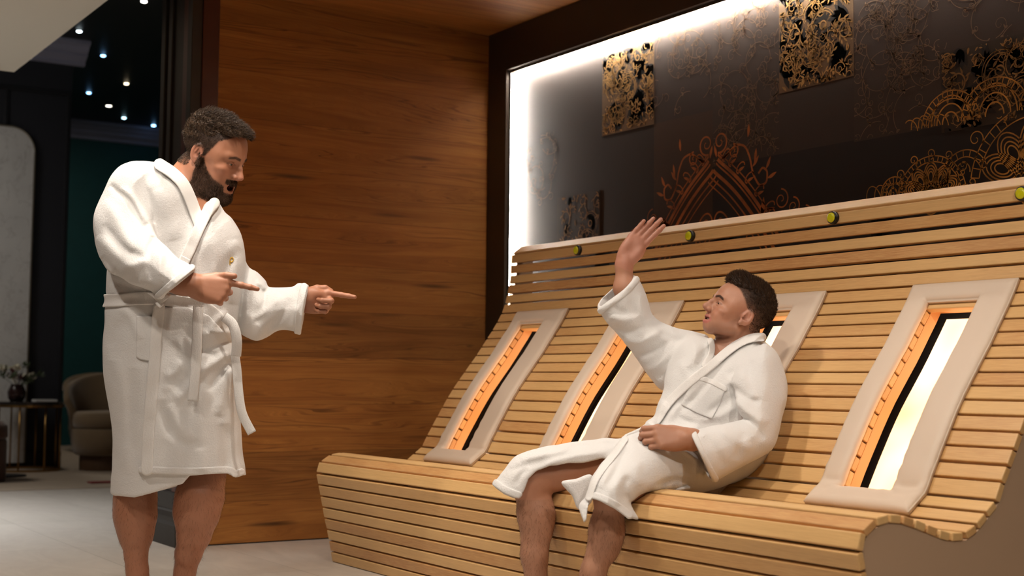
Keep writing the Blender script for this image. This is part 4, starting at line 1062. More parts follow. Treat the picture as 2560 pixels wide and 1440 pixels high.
def face_tint(V, c, H, beard=None, beard_c=None, beard_w=.0, lip=(.36,.10,.09)):
    q = H.inv(V); near = np.linalg.norm(q-np.array([0, .01, -.02]), axis=1) < .17
    ax = np.abs(q[:, 0])
    fl = np.exp(-((ax-.045)/.02)**2-((q[:, 2]+.03)/.02)**2)*near*(q[:, 1] > .03); c = mixc(c, (.52, .20, .14), fl*.28)        # cheeks
    ns = np.exp(-(ax/.014)**2-((q[:, 2]+.034)/.016)**2)*near*(q[:, 1] > .085); c = mixc(c, (.50, .19, .14), ns*.3)
    ed = np.sqrt(((ax-.0315)/.0140)**2+((q[:, 2]+.0005)/.0052)**2); c = mixc(c, (.10, .045, .03), near*(q[:, 1] > .072)*np.exp(-((ed-1.02)/.16)**2)*.75*sstep(-.004, .001, q[:, 2]))
    er = near*(ax > .070)*np.exp(-((q[:, 1]+.01)/.03)**2-(q[:, 2]/.035)**2); c = mixc(c, (.50, .20, .15), er*.35)
    return c, q, near
# ================================================================== STANDING MAN
DA = 4.65
A = Model()
# legs and feet
def wpx(l): return [w3(x, y, d) for x, y, d in l]
def legs(m, pts, k=.02):
    P = wpx([p[:3] for p in pts]); R_ = [p[3]*p[2]/F for p in pts]; m.chain(P, R_, k); return P
zf = .0
legN = legs(A, [(395,930,4.65,60),(360,1090,4.65,48),(343,1190,4.64,47),(339,1245,4.63,50),(340,1290,4.625,49),(340,1335,4.62,41),(340,1390,4.61,26),(343,1425,4.61,25),(346,1462,4.61,28)])
legF = legs(A, [(480,930,4.67,66),(505,1090,4.65,54),(511,1190,4.62,50),(501,1240,4.60,57),(492,1285,4.60,54),(485,1335,4.61,41),(471,1385,4.62,31),(463,1425,4.63,25),(457,1462,4.63,27)])
# calves bulge backwards
A.ell(w3(326,1278,4.64), (.040,.05,.085), None, .03); A.ell(w3(478,1262,4.61), (.045,.05,.085), None, .03)
def foot(m, ank, fwd, s=1.0):
    f = _n(np.array([fwd[0], fwd[1], 0])); sd = np.array([-f[1], f[0], 0]); b = np.array([ank[0], ank[1], 0])
    m.ell(b+np.array([0,0,.036])-f*.030, (.033*s,.036*s,.036), None, .02)
    m.cone(np.array(ank), b+f*.05+np.array([0,0,.055]), .034, .032, .02); m.cone(b+f*.05+np.array([0,0,.05]), b+f*.15+np.array([0,0,.025]), .032, .022, .02)
    m.cone(b+f*.02+np.array([0,0,.028]), b+f*.13+np.array([0,0,.022])+sd*.018, .03, .022, .02); m.cone(b+f*.03+np.array([0,0,.026]), b+f*.13+np.array([0,0,.02])-sd*.02, .028, .02, .02)
    for i, (o, l, r) in enumerate(((.034,.062,.0125),(.014,.058,.010),(-.004,.052,.0095),(-.02,.044,.009),(-.036,.034,.0085))):
        p = b+f*.145+sd*o+np.array([0,0,.016]); m.cone(p, p+f*l*.6+np.array([0,0,-.004]), r, r*.9, .006)
for L_, fw in ((legN, camvec(1,0,-.55)), (legF, camvec(1,0,-.45))):
    foot(A, L_[-1], fw)
# trunk and neck (inside the robe)
A.chain(wpx([(425,900,4.65),(430,740,4.65),(440,560,4.66),(455,490,4.67)]), [.13,.14,.13,.08], .05)
A.chain(wpx([(462,486,4.69),(478,450,4.69),(496,418,4.68)]), [.078,.068,.064], .03)
A.ell(w3(505,520,4.68), (.05,.05,.08), None, .03)
# head
sH = 1.11; yaw, pit = math.radians(19), math.radians(21)
fwd = camvec(math.cos(yaw)*math.cos(pit), math.sin(pit), -math.sin(yaw)*math.cos(pit)); upv = camvec(math.sin(pit)*math.cos(yaw), -math.cos(pit), -math.sin(pit)*math.sin(yaw))
HA = Frame((0,0,0), fwd, upv, sH); ear = w3(492, 381, 4.60); HA.o = ear-sH*(HA.R@np.array([.079, -.014, 0]))
add_head(A, HA, smile=.2, mouth_open=.95, jaw=1.06); eye_cuts(A, HA, 1.1)
# arms
A.chain(wpx([(330,480,4.60),(300,625,4.47),(318,650,4.44),(400,690,4.385),(455,705,4.362),(482,713,4.352)]), [.055,.048,.048,.044,.039,.037], .02)
hy = camvec(1, .20, -.04); hz = camvec(0, -.22, -1)
HN = Frame(w3(484, 714, 4.352), hy, hz, 1.10)
tipsN = add_hand(A, HN, -1, [[.02,.06,.06],[1.58,1.6,1.0],[1.62,1.6,1.0],[1.66,1.6,1.0]], 0.05, [(.020,.022,-.012),(.040,.056,-.008),(.047,.088,.004),(.049,.112,.012)], lat=(.03,0,0,0))
A.chain(wpx([(555,610,4.74),(600,730,4.73),(640,782,4.715),(700,772,4.695),(752,750,4.655),(770,748,4.645)]), [.050,.046,.044,.042,.037,.036], .02)
hy2 = camvec(1, .07, -.05); hz2 = camvec(.0, -.10, 1)
HF_ = Frame(w3(752, 750, 4.65), hy2, hz2, 1.02)
add_hand(A, HF_, 1, [[.03,.10,.06],[1.25,1.75,.9],[1.3,1.75,.9],[1.35,1.7,.9]], 0.05, [(.022,.022,-.010),(.042,.052,.004),(.044,.078,.010),(.036,.098,.012)], lat=(-.08,0,0,0))
def beard_mask(q, near):
    ax = np.abs(q[:, 0]); y, z = q[:, 1], q[:, 2]
    line = np.interp(y, [-.01, .012, .03, .055, .075, .09], [.02, -.012, -.038, -.054, -.062, -.075])
    w = sstep(-.004, .010, line-z)*sstep(-.014, .002, y)*sstep(-.135, -.120, z)*near
    mo = ((ax/.031)**2+((z+.076)/.026)**2 < 1)*(y > .06); w = np.where(mo, 0, w)
    mus = sstep(.036, .028, ax)*sstep(-.066+.1*0, -.060, z)*sstep(-.043, -.050, z)*(y > .066)*near; w = np.maximum(w, mus)
    gb = sstep(.034, .026, ax)*sstep(-.085, -.095, z)*(y > .05)*near; w = np.maximum(w, gb); return w
def lip_mask(q, near, mo=.95, smile=.2):
    zu, zl = -.058, -.074-.016*mo; wl = .023+.009*smile; best = np.full(len(q), 9.)
    for sg in (-1, 1):
        for a, b in (((0,.0925,zu),(sg*wl*.55,.088,zu-.0015)),((sg*wl*.55,.088,zu-.0015),(sg*wl,.0755,(zu+zl)/2)),((0,.0895,zl),(sg*wl*.55,.085,zl+.001)),((sg*wl*.55,.085,zl+.001),(sg*wl,.0755,(zu+zl)/2))):
            a, b = np.array(a), np.array(b); t = np.clip((q-a)@(b-a)/((b-a)@(b-a)), 0, 1); best = np.minimum(best, np.linalg.norm(q-a-t[:, None]*(b-a), axis=1))
    return sstep(.0078, .0052, best)*near
def tintA(V):
    c = np.tile(np.array([.42, .195, .115]), (len(V), 1)); c = c*(1+.06*vnoise(V, 40, 3))[:, None]
    c, q, near = face_tint(V, c, HA)
    c = mixc(c, (.40, .10, .085), lip_mask(q, near)*.75)
    inm = near*(np.abs(q[:, 0]) < .022)*(np.abs(q[:, 2]+.0735) < .017)*(q[:, 1] < .0855)*(q[:, 1] > .04); c = mixc(c, (.06, .010, .010), sstep(.2, .8, inm*1.0))
    c = mixc(c, (.055, .032, .022), beard_mask(q, near)*.86)
    hm = scalpA(q)*near; c = mixc(c, (.035, .022, .016), hm*sstep(-.075, -.01, q[:, 2])*.92); c = mixc(c, (.06, .035, .025), brow_w(q)*near*.8)
    return np.clip(c, 0, 1)
def brow_w(q):
    ax = np.abs(q[:, 0]); zc = np.interp(ax, [.010, .03, .048], [.0190, .0235, .0175]); return sstep(.0060, .0030, np.abs(q[:, 2]-zc))*sstep(.008, .013, ax)*sstep(.052, .045, ax)*(q[:, 1] > .05)
def scalpA(q):
    ax = np.abs(q[:, 0]); y, z = q[:, 1], q[:, 2]
    front = np.interp(z, [-.06,-.045,-.02, .0, .03, .055, .075, .1, .2], [-.055,-.035,-.030, .012, .030, .040, .064, .08, .12])
    w = sstep(.006, -.006, y-front); w *= sstep(-.062, -.035, z); w = np.where((y > -.034) & (z < .030) & (y < .004), w*sstep(.012, .030, z), w)
    return w
lo, hi = mbox(A); 
person, VA, FA = sdf_obj('person', A, lo, hi, .0023, M['skin'], None, tintA, 1, 500)
tag(person, 'bearded dark-haired man standing in a white robe, laughing and pointing right with both index fingers', 'person')
qA = HA.inv(VA); nearA = np.linalg.norm(qA-np.array([0, .01, .0]), axis=1) < .19
fc = VA[FA].mean(1); qf = HA.inv(fc); nf = np.linalg.norm(qf-np.array([0, .01, .0]), axis=1) < .19
for q in (-1, 1): eyeball(HA, q, camvec(1, .22, -.42), person)
M['hairA'] = hair_mat('dark_brown_hair', lin(34,24,17), lin(78,58,40)); M['beardA'] = hair_mat('beard_hair', lin(38,26,18), lin(92,66,44))
# hair: close-cut sides, longer swept top
HR = Model()
for c, r in (((0,-.022,.056),(.0765,.099,.076)), ((0,.018,.090),(.064,.070,.032)), ((0,.050,.090),(.052,.036,.024)), ((0,-.03,.086),(.068,.074,.050))): HR.ell(HA(*c), np.array(r)*sH, HA.R, .02*sH)
def hair_trim(P, u, v, d):
    q = HA.inv(P); ax = np.abs(q[:, 0]); y, z = q[:, 1], q[:, 2]
    fr = np.interp(z, [-.05,-.02, .0, .02, .04, .06, .078, .1, .2], [-.045,-.040, -.034, -.030, .020, .036, .050, .12, .2])
    return np.maximum(np.maximum((y-fr), np.interp(y, [-.2,-.05, .0, .05, .2], [-.030,-.012, .036, .052, .072])-z)*sH, -.5)
HR.raw(hair_trim, HA(0,0,.05), .3, .006, 'keep'); HR.disp = lambda P, u, v, d: .0035*vnoise(P, 150, 5)+.002*vnoise(P, 420, 6)
lo, hi = mbox(HR); hairA, VH, FH = sdf_obj('hair', HR, lo, hi, .0028, M['hairA'], person, None, 0, 100)
hf = VH[FH].mean(1); qh = HA.inv(hf); nrm = np.cross(VH[FH[:, 2]]-VH[FH[:, 0]], VH[FH[:, 3]]-VH[FH[:, 1]]); nrm /= np.linalg.norm(nrm, axis=1, keepdims=True)+1e-12
outw = ((hf-HA(0, 0, .03))*nrm).sum(1) > 0
p_, n_ = sample_faces(VH, FH, outw & (qh[:, 2] > .03), 7500, 1); qp = HA.inv(p_)
flow = HA.R@np.array([0, .75, .10]); top = sstep(.06, .11, qp[:, 2])
dr = n_*.45+flow[None]*(.6+.6*top)[:, None]; wave = vnoise(p_, 60, 9)[:, None]*.5; dr = dr+wave*np.cross(n_, flow[None])
hair_obj('hair_strands', p_, dr, (.007+.009*top)*sH, .0009, M['hairA'], hairA, .28, seed=2)
p_, n_ = sample_faces(VA, FA, nf & (scalpA(qf) > .5) & (qf[:, 2] < .080), 7500, 3); hair_obj('side_hair', p_, n_*.45+(HA.R@np.array([0, -.5, -.7]))[None], .0060*sH, .00055, M['hairA'], hairA, .2, segs=2, seed=4)
bmk = beard_mask(qf, nf)
p_, n_ = sample_faces(VA, FA, nf & (bmk > .5), 9500, 5); hair_obj('beard', p_, n_*.7+(HA.R@np.array([0, .25, -.75]))[None], .0065*sH, .00055, M['beardA'], person, .3, segs=3, seed=6)
def brow_mask(qf, nf):
    ax = np.abs(qf[:, 0]); zc = np.interp(ax, [.012, .03, .048], [.0185, .0235, .0165]); return nf & (ax > .011) & (ax < .049) & (np.abs(qf[:, 2]-zc) < np.interp(ax, [.012, .035, .049], [.0052, .0042, .002])) & (qf[:, 1] > .05)
for sg in (-1, 1):
    p_, n_ = sample_faces(VA, FA, brow_mask(qf, nf) & (qf[:, 0]*sg > 0), 70, 7+sg)
    hair_obj('eyebrow', p_, n_*.22+sg*(HA.R[:, 0])[None]*.9+(HA.R[:, 2])[None]*.15, .0055*HA.s, .0004, M['beardA'], person, .1, segs=2, seed=8+sg)
# ---------------- robe
RA = Model()
depthA = [(405,405,4.63),(465,450,4.585),(500,530,4.575),(560,540,4.70),(600,640,4.70),(300,480,4.62),(400,700,4.63),(430,900,4.64),(560,900,4.66),(300,1100,4.64),(450,1150,4.63),(580,1150,4.65)]
bodyA = outline_grid([(392,404),(408,400),(437,418),(462,441),(482,474),(494,505),(501,526),(509,514),(520,503),(541,501),(560,530),(579,546),(597,575),(607,605),(613,645),(611,700),(603,760),(596,810),(589,866),(591,963),(594,1055),(597,1133),(604,1180),(610,1280),(450,1330),(287,1330),(276,1215),(279,1170),(282,1101),(276,1037),(264,963),(257,908),(257,849),(261,790),(264,720),(268,650),(280,540),(305,455),(345,408)])
bnd = (180, 360, 700, 1340)
foldsA = fold_grid(bnd, [
 ([(452,900),(436,930),(412,945)],.006,12),([(486,935),(455,965),(420,985)],-.005,14),([(410,960),(440,985),(462,1000)],.005,12),([(402,1000),(410,1045),(436,1090),(468,1120)],-.006,12),([(424,1010),(446,1060),(484,1105)],.006,14),
 ([(592,878),(545,900),(498,935),(450,990)],.008,12),([(590,892),(556,925),(520,980)],-.008,10),([(588,850),(540,862),(480,890)],-.007,10),([(586,835),(545,830),(500,838)],.007,10),([(589,905),(566,955),(545,1040)],.007,14),
 ([(462,815),(500,862),(545,900)],-.006,12),([(440,840),(466,885),(520,930)],.005,12),([(510,960),(500,1040),(505,1130)],.005,18),
 ([(280,860),(300,960),(312,1080),(315,1190)],.008,18),([(335,920),(326,1000),(320,1120)],-.006,16),([(300,800),(285,850),(280,900)],-.006,14),([(350,910),(345,1010),(335,1120)],.005,14),
 ([(300,770),(330,800),(350,850)],.006,12),([(240,752),(300,750),(350,746),(400,748),(450,756),(500,764)],-.007,15,1),([(275,700),(330,722),(400,735)],-.006,9),([(520,590),(540,640),(530,700)],.005,16),([(600,620),(570,660),(550,720)],-.006,14),([(585,600),(590,680),(580,760)],.007,16),
 ([(470,600),(500,640),(520,700)],-.004,16),([(400,470),(420,520),(440,600)],.005,20),([(372,470),(384,560),(378,640)],-.007,8),([(560,700),(520,730),(500,750)],-.006,9),([(570,780),(545,800),(525,830)],.007,11),([(500,1120),(505,1150),(500,1180)],.005,16),([(560,1060),(566,1130),(560,1190)],-.006,16),([(430,1080),(440,1130),(430,1190)],.005,16)])
RA.pillow(bodyA, .165, depthA, 1.0, 1.0, .0, folds=foldsA, cut=hem_cut([(200,1236),(276,1236),(287,1240),(337,1243),(383,1232),(420,1221),(457,1210),(474,1190),(567,1184),(590,1194),(606,1188),(700,1188)], .30))
RA.cone(w3(455,486,4.70), w3(500,412,4.68), .086, .079, .006, 'cut')
RA.ell(w3(508,500,4.66), (.05,.05,.05), None, .01, 'cut')
# near sleeve
slvN = outline_grid([(345,402),(321,405),(297,417),(276,441),(260,474),(246,506),(236,538),(234,574),(241,615),(252,651),(266,676),(283,690),(321,708),(369,725),(401,748),(440,790),(520,720),(490,674),(466,658),(442,645),(417,617),(392,588),(385,540),(392,470),(385,415)])
foldsN = fold_grid(bnd, [([(276,461),(293,478),(321,498),(345,540),(365,580)],-.010,8),([(300,470),(335,505),(365,560)],.009,11),([(262,500),(300,560),(330,630)],.007,16),([(245,590),(290,640),(350,680)],.008,14),([(260,560),(310,620),(370,650)],-.009,10),([(385,590),(372,640),(376,700)],-.008,9),([(405,620),(400,670),(398,720)],.008,10),([(440,655),(430,690),(420,720)],-.004,8),([(383,440),(390,500),(385,560)],-.007,6),([(372,640),(340,660),(300,668)],.006,12),([(255,640),(300,690),(350,700)],-.006,8)])
RA.pillow(slvN, .105, [(340,420,4.60),(300,500,4.55),(255,600,4.47),(300,660,4.43),(400,690,4.365),(460,710,4.345)], 1.0, 1.0, .018, folds=foldsN, cut=cuff_cut((490,674), (401,749)), sig=75)
slvF = outline_grid([(560,560),(590,575),(617,660),(643,681),(663,702),(670,718),(700,721),(732,719),(747,710),(765,712),(790,717),(800,780),(780,845),(755,836),(716,827),(693,830),(670,844),(644,853),(622,846),(596,826),(580,770),(570,680)])
bndF = (540, 540, 820, 880)
foldsF = fold_grid(bndF, [([(660,722),(662,745),(658,770)],-0.0056,5),([(640,700),(655,715),(668,722)],0.0056,7),([(700,735),(680,770),(640,800)],0.0063,9),([(725,745),(705,790),(660,830)],-0.0070,9),([(740,760),(735,800),(725,825)],0.0056,8),([(620,700),(640,740),(650,770)],0.0042,10),([(690,760),(660,790),(630,810)],-0.0042,7),([(610,690),(605,740),(600,790)],-0.0056,9),([(615,780),(640,810),(660,835)],0.0042,10)])
RA.pillow(slvF, .085, [(580,580,4.74),(630,760,4.715),(700,770,4.68),(765,775,4.635)], 1.0, 1.0, .012, folds=foldsF, cut=cuff_cut((771,716), (753,836)), sig=75)
RA.disp = lambda P, u, v, d: .0022*vnoise(P, 26, 21)+.0012*vnoise(P, 70, 22)
lo, hi = mbox(RA); hi[2] = 2.2
robeA, VRA, FRA = sdf_obj('bathrobe', RA, lo, hi, .0038, M['terry'], person, None, 1, 400)
robeA['label'] = 'white terry bathrobe'
B_ = M['terry_band']
on_cloth('lapel', RA, B_, robeA, 0, .011, 4.72, line=[(399,411),(432,433),(458,460),(476,497),(490,535),(500,560)], hw=15, dmin=4.36)
on_cloth('lapel', RA, B_, robeA, 0, .013, 4.74, line=[(536,508),(518,530),(498,570),(474,625),(452,668)], hw=14, dmin=4.36)
on_cloth('front_panel', RA, M['terry'], robeA, 0, .012, 4.66, poly=[(384,768),(376,826),(372,895),(363,986),(356,1078),(352,1178),(383,1183),(475,1186),(567,1183),(589,1194),(606,1188),(640,1188),(640,890),(590,880),(562,832),(522,788),(470,768)], dmin=4.36, h_=.0036)
on_cloth('front_band', RA, B_, robeA, 0, .017, 4.66, line=[(398,768),(391,830),(387,895),(379,986),(371,1078),(367,1174)], hw=15, dmin=4.36)
on_cloth('hem', RA, M['terry'], robeA, 0, .0155, 4.66, line=[(354,1174),(475,1178),(567,1175),(588,1184),(604,1180)], hw=9, dmin=4.36)
on_cloth('pocket', RA, M['terry'], robeA, 0, .008, 4.66, poly=[(341,790),(382,790),(374,903),(352,900),(340,892)], dmin=4.36)
on_cloth('cuff', RA, M['terry'], robeA, 0, .006, 4.62, line=[(480,668),(441,699),(393,741)], hw=8, dmin=4.25); on_cloth('cuff', RA, M['terry'], robeA, 0, .006, 4.80, line=[(760,716),(751,760),(744,832)], hw=9, dmin=4.5)
belt = on_cloth('belt', RA, B_, robeA, 0, .009, 4.90, line=[(258,752),(300,750),(350,746),(400,748),(450,756),(500,764),(540,790),(575,840),(592,872)], hw=16, dmin=4.36)
ribbon('belt_end', wpx([(496,765,4.455),(494,800,4.452),(492,860,4.450),(488,930,4.448),(482,1003,4.445)]), .034, B_, belt)
ribbon('belt_end', wpx([(586,880,4.55),(592,925,4.54),(597,985,4.53),(606,1035,4.525),(630,1083,4.52)]), .031, B_, belt)
ribbon('belt_loop', wpx([(560,792,4.51),(582,812,4.50),(592,850,4.50),(590,890,4.51)]), .034, B_, belt, .007)
M['gold_thread'] = plain('gold_thread', lin(214,170,60), .4, .3)
on_cloth('emblem', RA, M['gold_thread'], robeA, 0, .002, 4.9, line=[(575,662),(575,652),(577,645),(582,645),(583,651),(579,655),(575,653)], hw=1.4, h_=.0014, dmin=4.3, pad=8)

def shin_hair(name, V, Fq, zr, n, body, mat, seed):
    c = V[Fq].mean(1); m = (c[:, 2] > zr[0]) & (c[:, 2] < zr[1]); p, nn = sample_faces(V, Fq, m, n, seed)
    hair_obj(name, p, nn*.35+np.array([[0, 0, -1.]]), .013, .0002, mat, body, .3, segs=2, seed=seed)
shin_hair('leg_hair', VA, FA, (.12, .48), 2600, person, M['beardA'], 41)
# ================================================================== SEATED MAN
Bm = Model()
# hips and thighs, shins, feet
def legB(hip, knee, ank, rh, rk, fw):
    H0, K0, A0 = w3(*hip), w3(*knee), w3(*ank); A0 = A0.copy()
    Bm.cone(H0, K0, rh, rk*1.08, .03); Bm.ell(K0, (rk*1.08,)*3, None, .03)
    m1 = K0*.72+A0*.28; back = _n(np.array([H0[0]-K0[0], H0[1]-K0[1], 0]))
    Bm.chain([K0, m1+back*.012, K0*.40+A0*.60, A0*.86+K0*.14, A0], [rk*.93, rk*.98, rk*.74, .037, .038], .025); Bm.ell(K0*.68+A0*.32+back*.030, (.042,.042,.085), None, .03)
    foot(Bm, A0, fw)
aR = onz(1350, 1560, .075); aL = onz(1448, 1600, .075)
def pxd(P): q = (np.asarray(P)-CAM)@RM; return (CX+F*q[0]/q[2], CY+F*q[1]/q[2], q[2])
kR, kL = (1322,1196,4.44), (1530,1230,4.09)
aR = w3(1345,1545,4.40); aR[2] = .075; aL = w3(1452,1590,4.06); aL[2] = .075
legB((1690,1120,4.55), kR, pxd(aR), .072, .055, camvec(-.6,0,-1)); legB((1790,1128,4.46), kL, pxd(aL), .056, .047, camvec(-.75,0,-1))
Bm.chain(wpx([(1745,1130,4.50),(1770,1040,4.52),(1800,950,4.555),(1815,900,4.57)]), [.105,.11,.105,.07], .05)
Bm.chain(wpx([(1826,895,4.57),(1845,858,4.56),(1856,820,4.555)]), [.070,.060,.056], .03)
Bm.ell(w3(1806,895,4.54), (.045,.045,.05), None, .03)
sB = .985; yB, pB = math.radians(9), math.radians(29)
fwdB = camvec(-math.cos(yB)*math.cos(pB), -math.sin(pB), -math.sin(yB)*math.cos(pB)); upB = camvec(math.sin(pB)*math.cos(yB), -math.cos(pB), math.sin(pB)*math.sin(yB))
HB = Frame((0,0,0), fwdB, upB, sB); earB = w3(1869, 794, 4.47); HB.o = earB-sB*(HB.R@np.array([-.079, -.014, 0]))
add_head(Bm, HB, smile=1.0, mouth_open=.26, jaw=.77, chin=.013, nose=.006, mz=.006); eye_cuts(Bm, HB, 1.2)
# raised right arm
Bm.chain(wpx([(1715,890,4.64),(1606,838,4.585),(1586,815,4.578),(1561,720,4.592),(1560,662,4.60),(1563,645,4.60)]), [.050,.040,.039,.034,.0265,.026], .02)
hyB = camvec(.56, -.83, .02); hzB = camvec(.10, -.10, 1)
add_hand(Bm, Frame(w3(1562,650,4.60), hyB, hzB, .93), -1, [[.05,.08,.05],[.02,.06,.04],[.0,.06,.05],[.04,.08,.06]], 0.0, [(.020,.022,-.006),(.034,.046,.004),(.034,.068,.012),(.028,.086,.016)], lat=(-.20,-.17,-.14,-.10), fat=1.12)
# left arm resting on the lap
Bm.chain(wpx([(1915,930,4.46),(1890,1080,4.33),(1870,1098,4.315),(1790,1107,4.26),(1728,1099,4.175),(1712,1096,4.160)]), [.050,.044,.042,.036,.031,.030], .02)
hyL = camvec(-1, -.06, -.10); hzL = camvec(-.05, -.42, -.9)
add_hand(Bm, Frame(w3(1716,1096,4.160), hyL, hzL, .96), 1, [[.30,1.25,.8],[.38,1.25,.8],[.46,1.25,.8],[.55,1.2,.8]], .02, [(.020,.022,-.010),(.034,.050,-.020),(.028,.074,-.034),(.012,.090,-.040)])
def scalpB(q):
    ax = np.abs(q[:, 0]); y, z = q[:, 1], q[:, 2]
    fr = np.interp(z, [-.05,-.03, .0, .03, .05, .07, .085, .1, .2], [-.05,-.045,-.036,.004,.022,.044,.066,.08,.12])
    w = sstep(.008, -.008, y-fr)*sstep(-.055, -.015, z); w = np.where((y > -.034) & (z < .030) & (y < .004), w*sstep(.012, .030, z), w); return w
def tintB(V):
    c = np.tile(np.array([.45, .225, .14]), (len(V), 1)); c = c*(1+.05*vnoise(V, 40, 13))[:, None]
    c, q, near = face_tint(V, c, HB)
    c = mixc(c, (.50, .15, .13), lip_mask(q-np.array([0, 0, .006]), near, .26, 1.0)*.8)
    inm = near*(np.abs(q[:, 0]) < .025)*(np.abs(q[:, 2]+.061) < .008)*(q[:, 1] < .0845)*(q[:, 1] > .04); c = mixc(c, (.16, .04, .035), inm*1.0)
    c = mixc(c, (.20, .12, .09), beard_mask(q, near)*.22); c = mixc(c, (.05, .03, .022), brow_w(q)*near*.88)
    hm = scalpB(q)*near; c = mixc(c, (.030, .018, .012), hm*sstep(-.03, .06, q[:, 2]+(-q[:, 1])*.4)*.9); 
    hd = np.linalg.norm(V-w3(1600,590,4.6), axis=1) < .13; c = mixc(c, (.56, .24, .19), hd*.35)
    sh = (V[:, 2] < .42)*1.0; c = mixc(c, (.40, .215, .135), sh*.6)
    return np.clip(c, 0, 1)
lo, hi = mbox(Bm)
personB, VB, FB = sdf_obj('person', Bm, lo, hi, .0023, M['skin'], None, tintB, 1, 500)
tag(personB, 'clean-shaven dark-haired man in a white robe sitting on the slatted bench with one hand raised', 'person')
fcB = VB[FB].mean(1); qfB = HB.inv(fcB); nfB = np.linalg.norm(qfB-np.array([0, .01, .0]), axis=1) < .19
for q in (-1, 1): eyeball(HB, q, camvec(-1, -.15, -.42), personB)
tm = Model(); tm.ell(HB(0, .0715, -.0580), np.array([.024, .0130, .0040])*sB, HB.R, 0); lo, hi = mbox(tm, .01); sdf_obj('teeth', tm, lo, hi, .0014, M['tooth'], personB, None, 1, 10)
M['hairB'] = hair_mat('near_black_hair', lin(28,18,13), lin(84,58,38))
HRB = Model()
for c, r in (((0,-.018,.052),(.0755,.0970,.077)), ((0,.018,.096),(.058,.062,.042)), ((0,.046,.102),(.044,.032,.026)), ((0,-.028,.080),(.068,.074,.060))): HRB.ell(HB(*c), np.array(r)*sB, HB.R, .02*sB)
def hair_trimB(P, u, v, d):
    q = HB.inv(P); y, z = q[:, 1], q[:, 2]
    fr = np.interp(z, [-.05,-.02, .0, .02, .04, .06, .078, .1, .2], [-.06,-.055,-.045,-.030,.004,.030,.060,.13,.2])
    return np.maximum(np.maximum((y-fr), np.interp(y, [-.2,-.09,-.05, .0, .04, .2], [.004,.012,.030,.058,.068,.078])-z)*sB, -.5)
HRB.raw(hair_trimB, HB(0,0,.05), .3, .006, 'keep'); HRB.disp = lambda P, u, v, d: .0022*vnoise(P, 170, 15)+.0015*vnoise(P, 430, 16)
lo, hi = mbox(HRB); hairB, VHB, FHB = sdf_obj('hair', HRB, lo, hi, .0026, M['hairB'], personB, None, 0, 100)
hf = VHB[FHB].mean(1); qh = HB.inv(hf); nrm = np.cross(VHB[FHB[:, 2]]-VHB[FHB[:, 0]], VHB[FHB[:, 3]]-VHB[FHB[:, 1]]); nrm /= np.linalg.norm(nrm, axis=1, keepdims=True)+1e-12
p_, n_ = sample_faces(VHB, FHB, ((hf-HB(0, 0, .03))*nrm).sum(1) > 0, 9000, 21); qp = HB.inv(p_); top = sstep(.06, .11, qp[:, 2])
hair_obj('hair_strands', p_, n_*.25+(HB.R@np.array([0, .50, .40]))[None]*(top)[:, None]+(HB.R@np.array([0, -.4, -.6]))[None]*(1-top)[:, None], (.006+.006*top)*sB, .0007, M['hairB'], hairB, .14, seed=22, segs=3)
p_, n_ = sample_faces(VB, FB, nfB & (scalpB(qfB) > .5) & (qfB[:, 2] < .08), 7000, 23); hair_obj('side_hair', p_, n_*.55+(HB.R@np.array([0, -.5, -.7]))[None], .0038*sB, .0005, M['hairB'], hairB, .2, segs=2, seed=24)
for sg in (-1, 1):
    p_, n_ = sample_faces(VB, FB, brow_mask(qfB, nfB) & (qfB[:, 0]*sg > 0), 70, 7+sg)
    hair_obj('eyebrow', p_, n_*.22+sg*(HB.R[:, 0])[None]*.9+(HB.R[:, 2])[None]*.15, .0055*HB.s, .0004, M['hairB'], personB, .1, segs=2, seed=8+sg)
# ---------------- robe of the seated man
RB = Model()
bB = (1200, 640, 2020, 1360)
torso = outline_grid([(1885,830),(1908,835),(1909,852),(1926,866),(1940,882),(1952,905),(1960,945),(1961,1000),(1950,1060),(1936,1115),(1890,1180),(1800,1215),(1730,1200),(1650,1140),(1612,1064),(1637,1040),(1643,1020),(1653,992),(1660,970),(1664,930),(1690,870),(1730,842),(1772,845),(1785,852),(1789,880),(1800,876),(1830,858),(1858,841)])
fB = fold_grid(bB, [([(1830,880),(1790,930),(1740,990),(1690,1040)],-.005,9),([(1850,1010),(1800,1040),(1720,1070)],.007,11),([(1838,990),(1800,1010),(1770,1030)],-.006,9),([(1700,1010),(1680,1035),(1660,1062)],.006,10),([(1660,1000),(1650,1030),(1640,1060)],.008,9),([(1690,1040),(1740,1060),(1800,1050)],-.007,8),([(1640,1060),(1690,1070),(1750,1070)],.007,8),([(1700,900),(1720,940),(1730,1000)],.006,14),([(1820,960),(1840,990),(1850,1030)],-.008,9),([(1815,940),(1835,930),(1870,925)],-.005,9),([(1740,860),(1735,890),(1720,920)],.006,9),([(1765,860),(1755,890),(1750,915)],-.005,8)])
RB.pillow(torso, .135, [(1900,850,4.57),(1795,875,4.515),(1700,880,4.62),(1900,1000,4.49),(1700,1080,4.45),(1850,1150,4.44)], 1.0, .62, .0, folds=fB)
RB.chain([w3(1822,905,4.57), w3(1862,800,4.555)], [.074, .066], .006, 'cut'); RB.ell(w3(1800,892,4.53), (.030,.04,.04), None, .01, 'cut')
slR = outline_grid([(1480,742),(1556,664),(1590,690),(1608,720),(1621,758),(1630,786),(1656,807),(1700,822),(1743,830),(1773,845),(1770,905),(1710,965),(1660,978),(1624,943),(1597,905),(1570,868),(1532,824),(1510,797),(1492,768)])
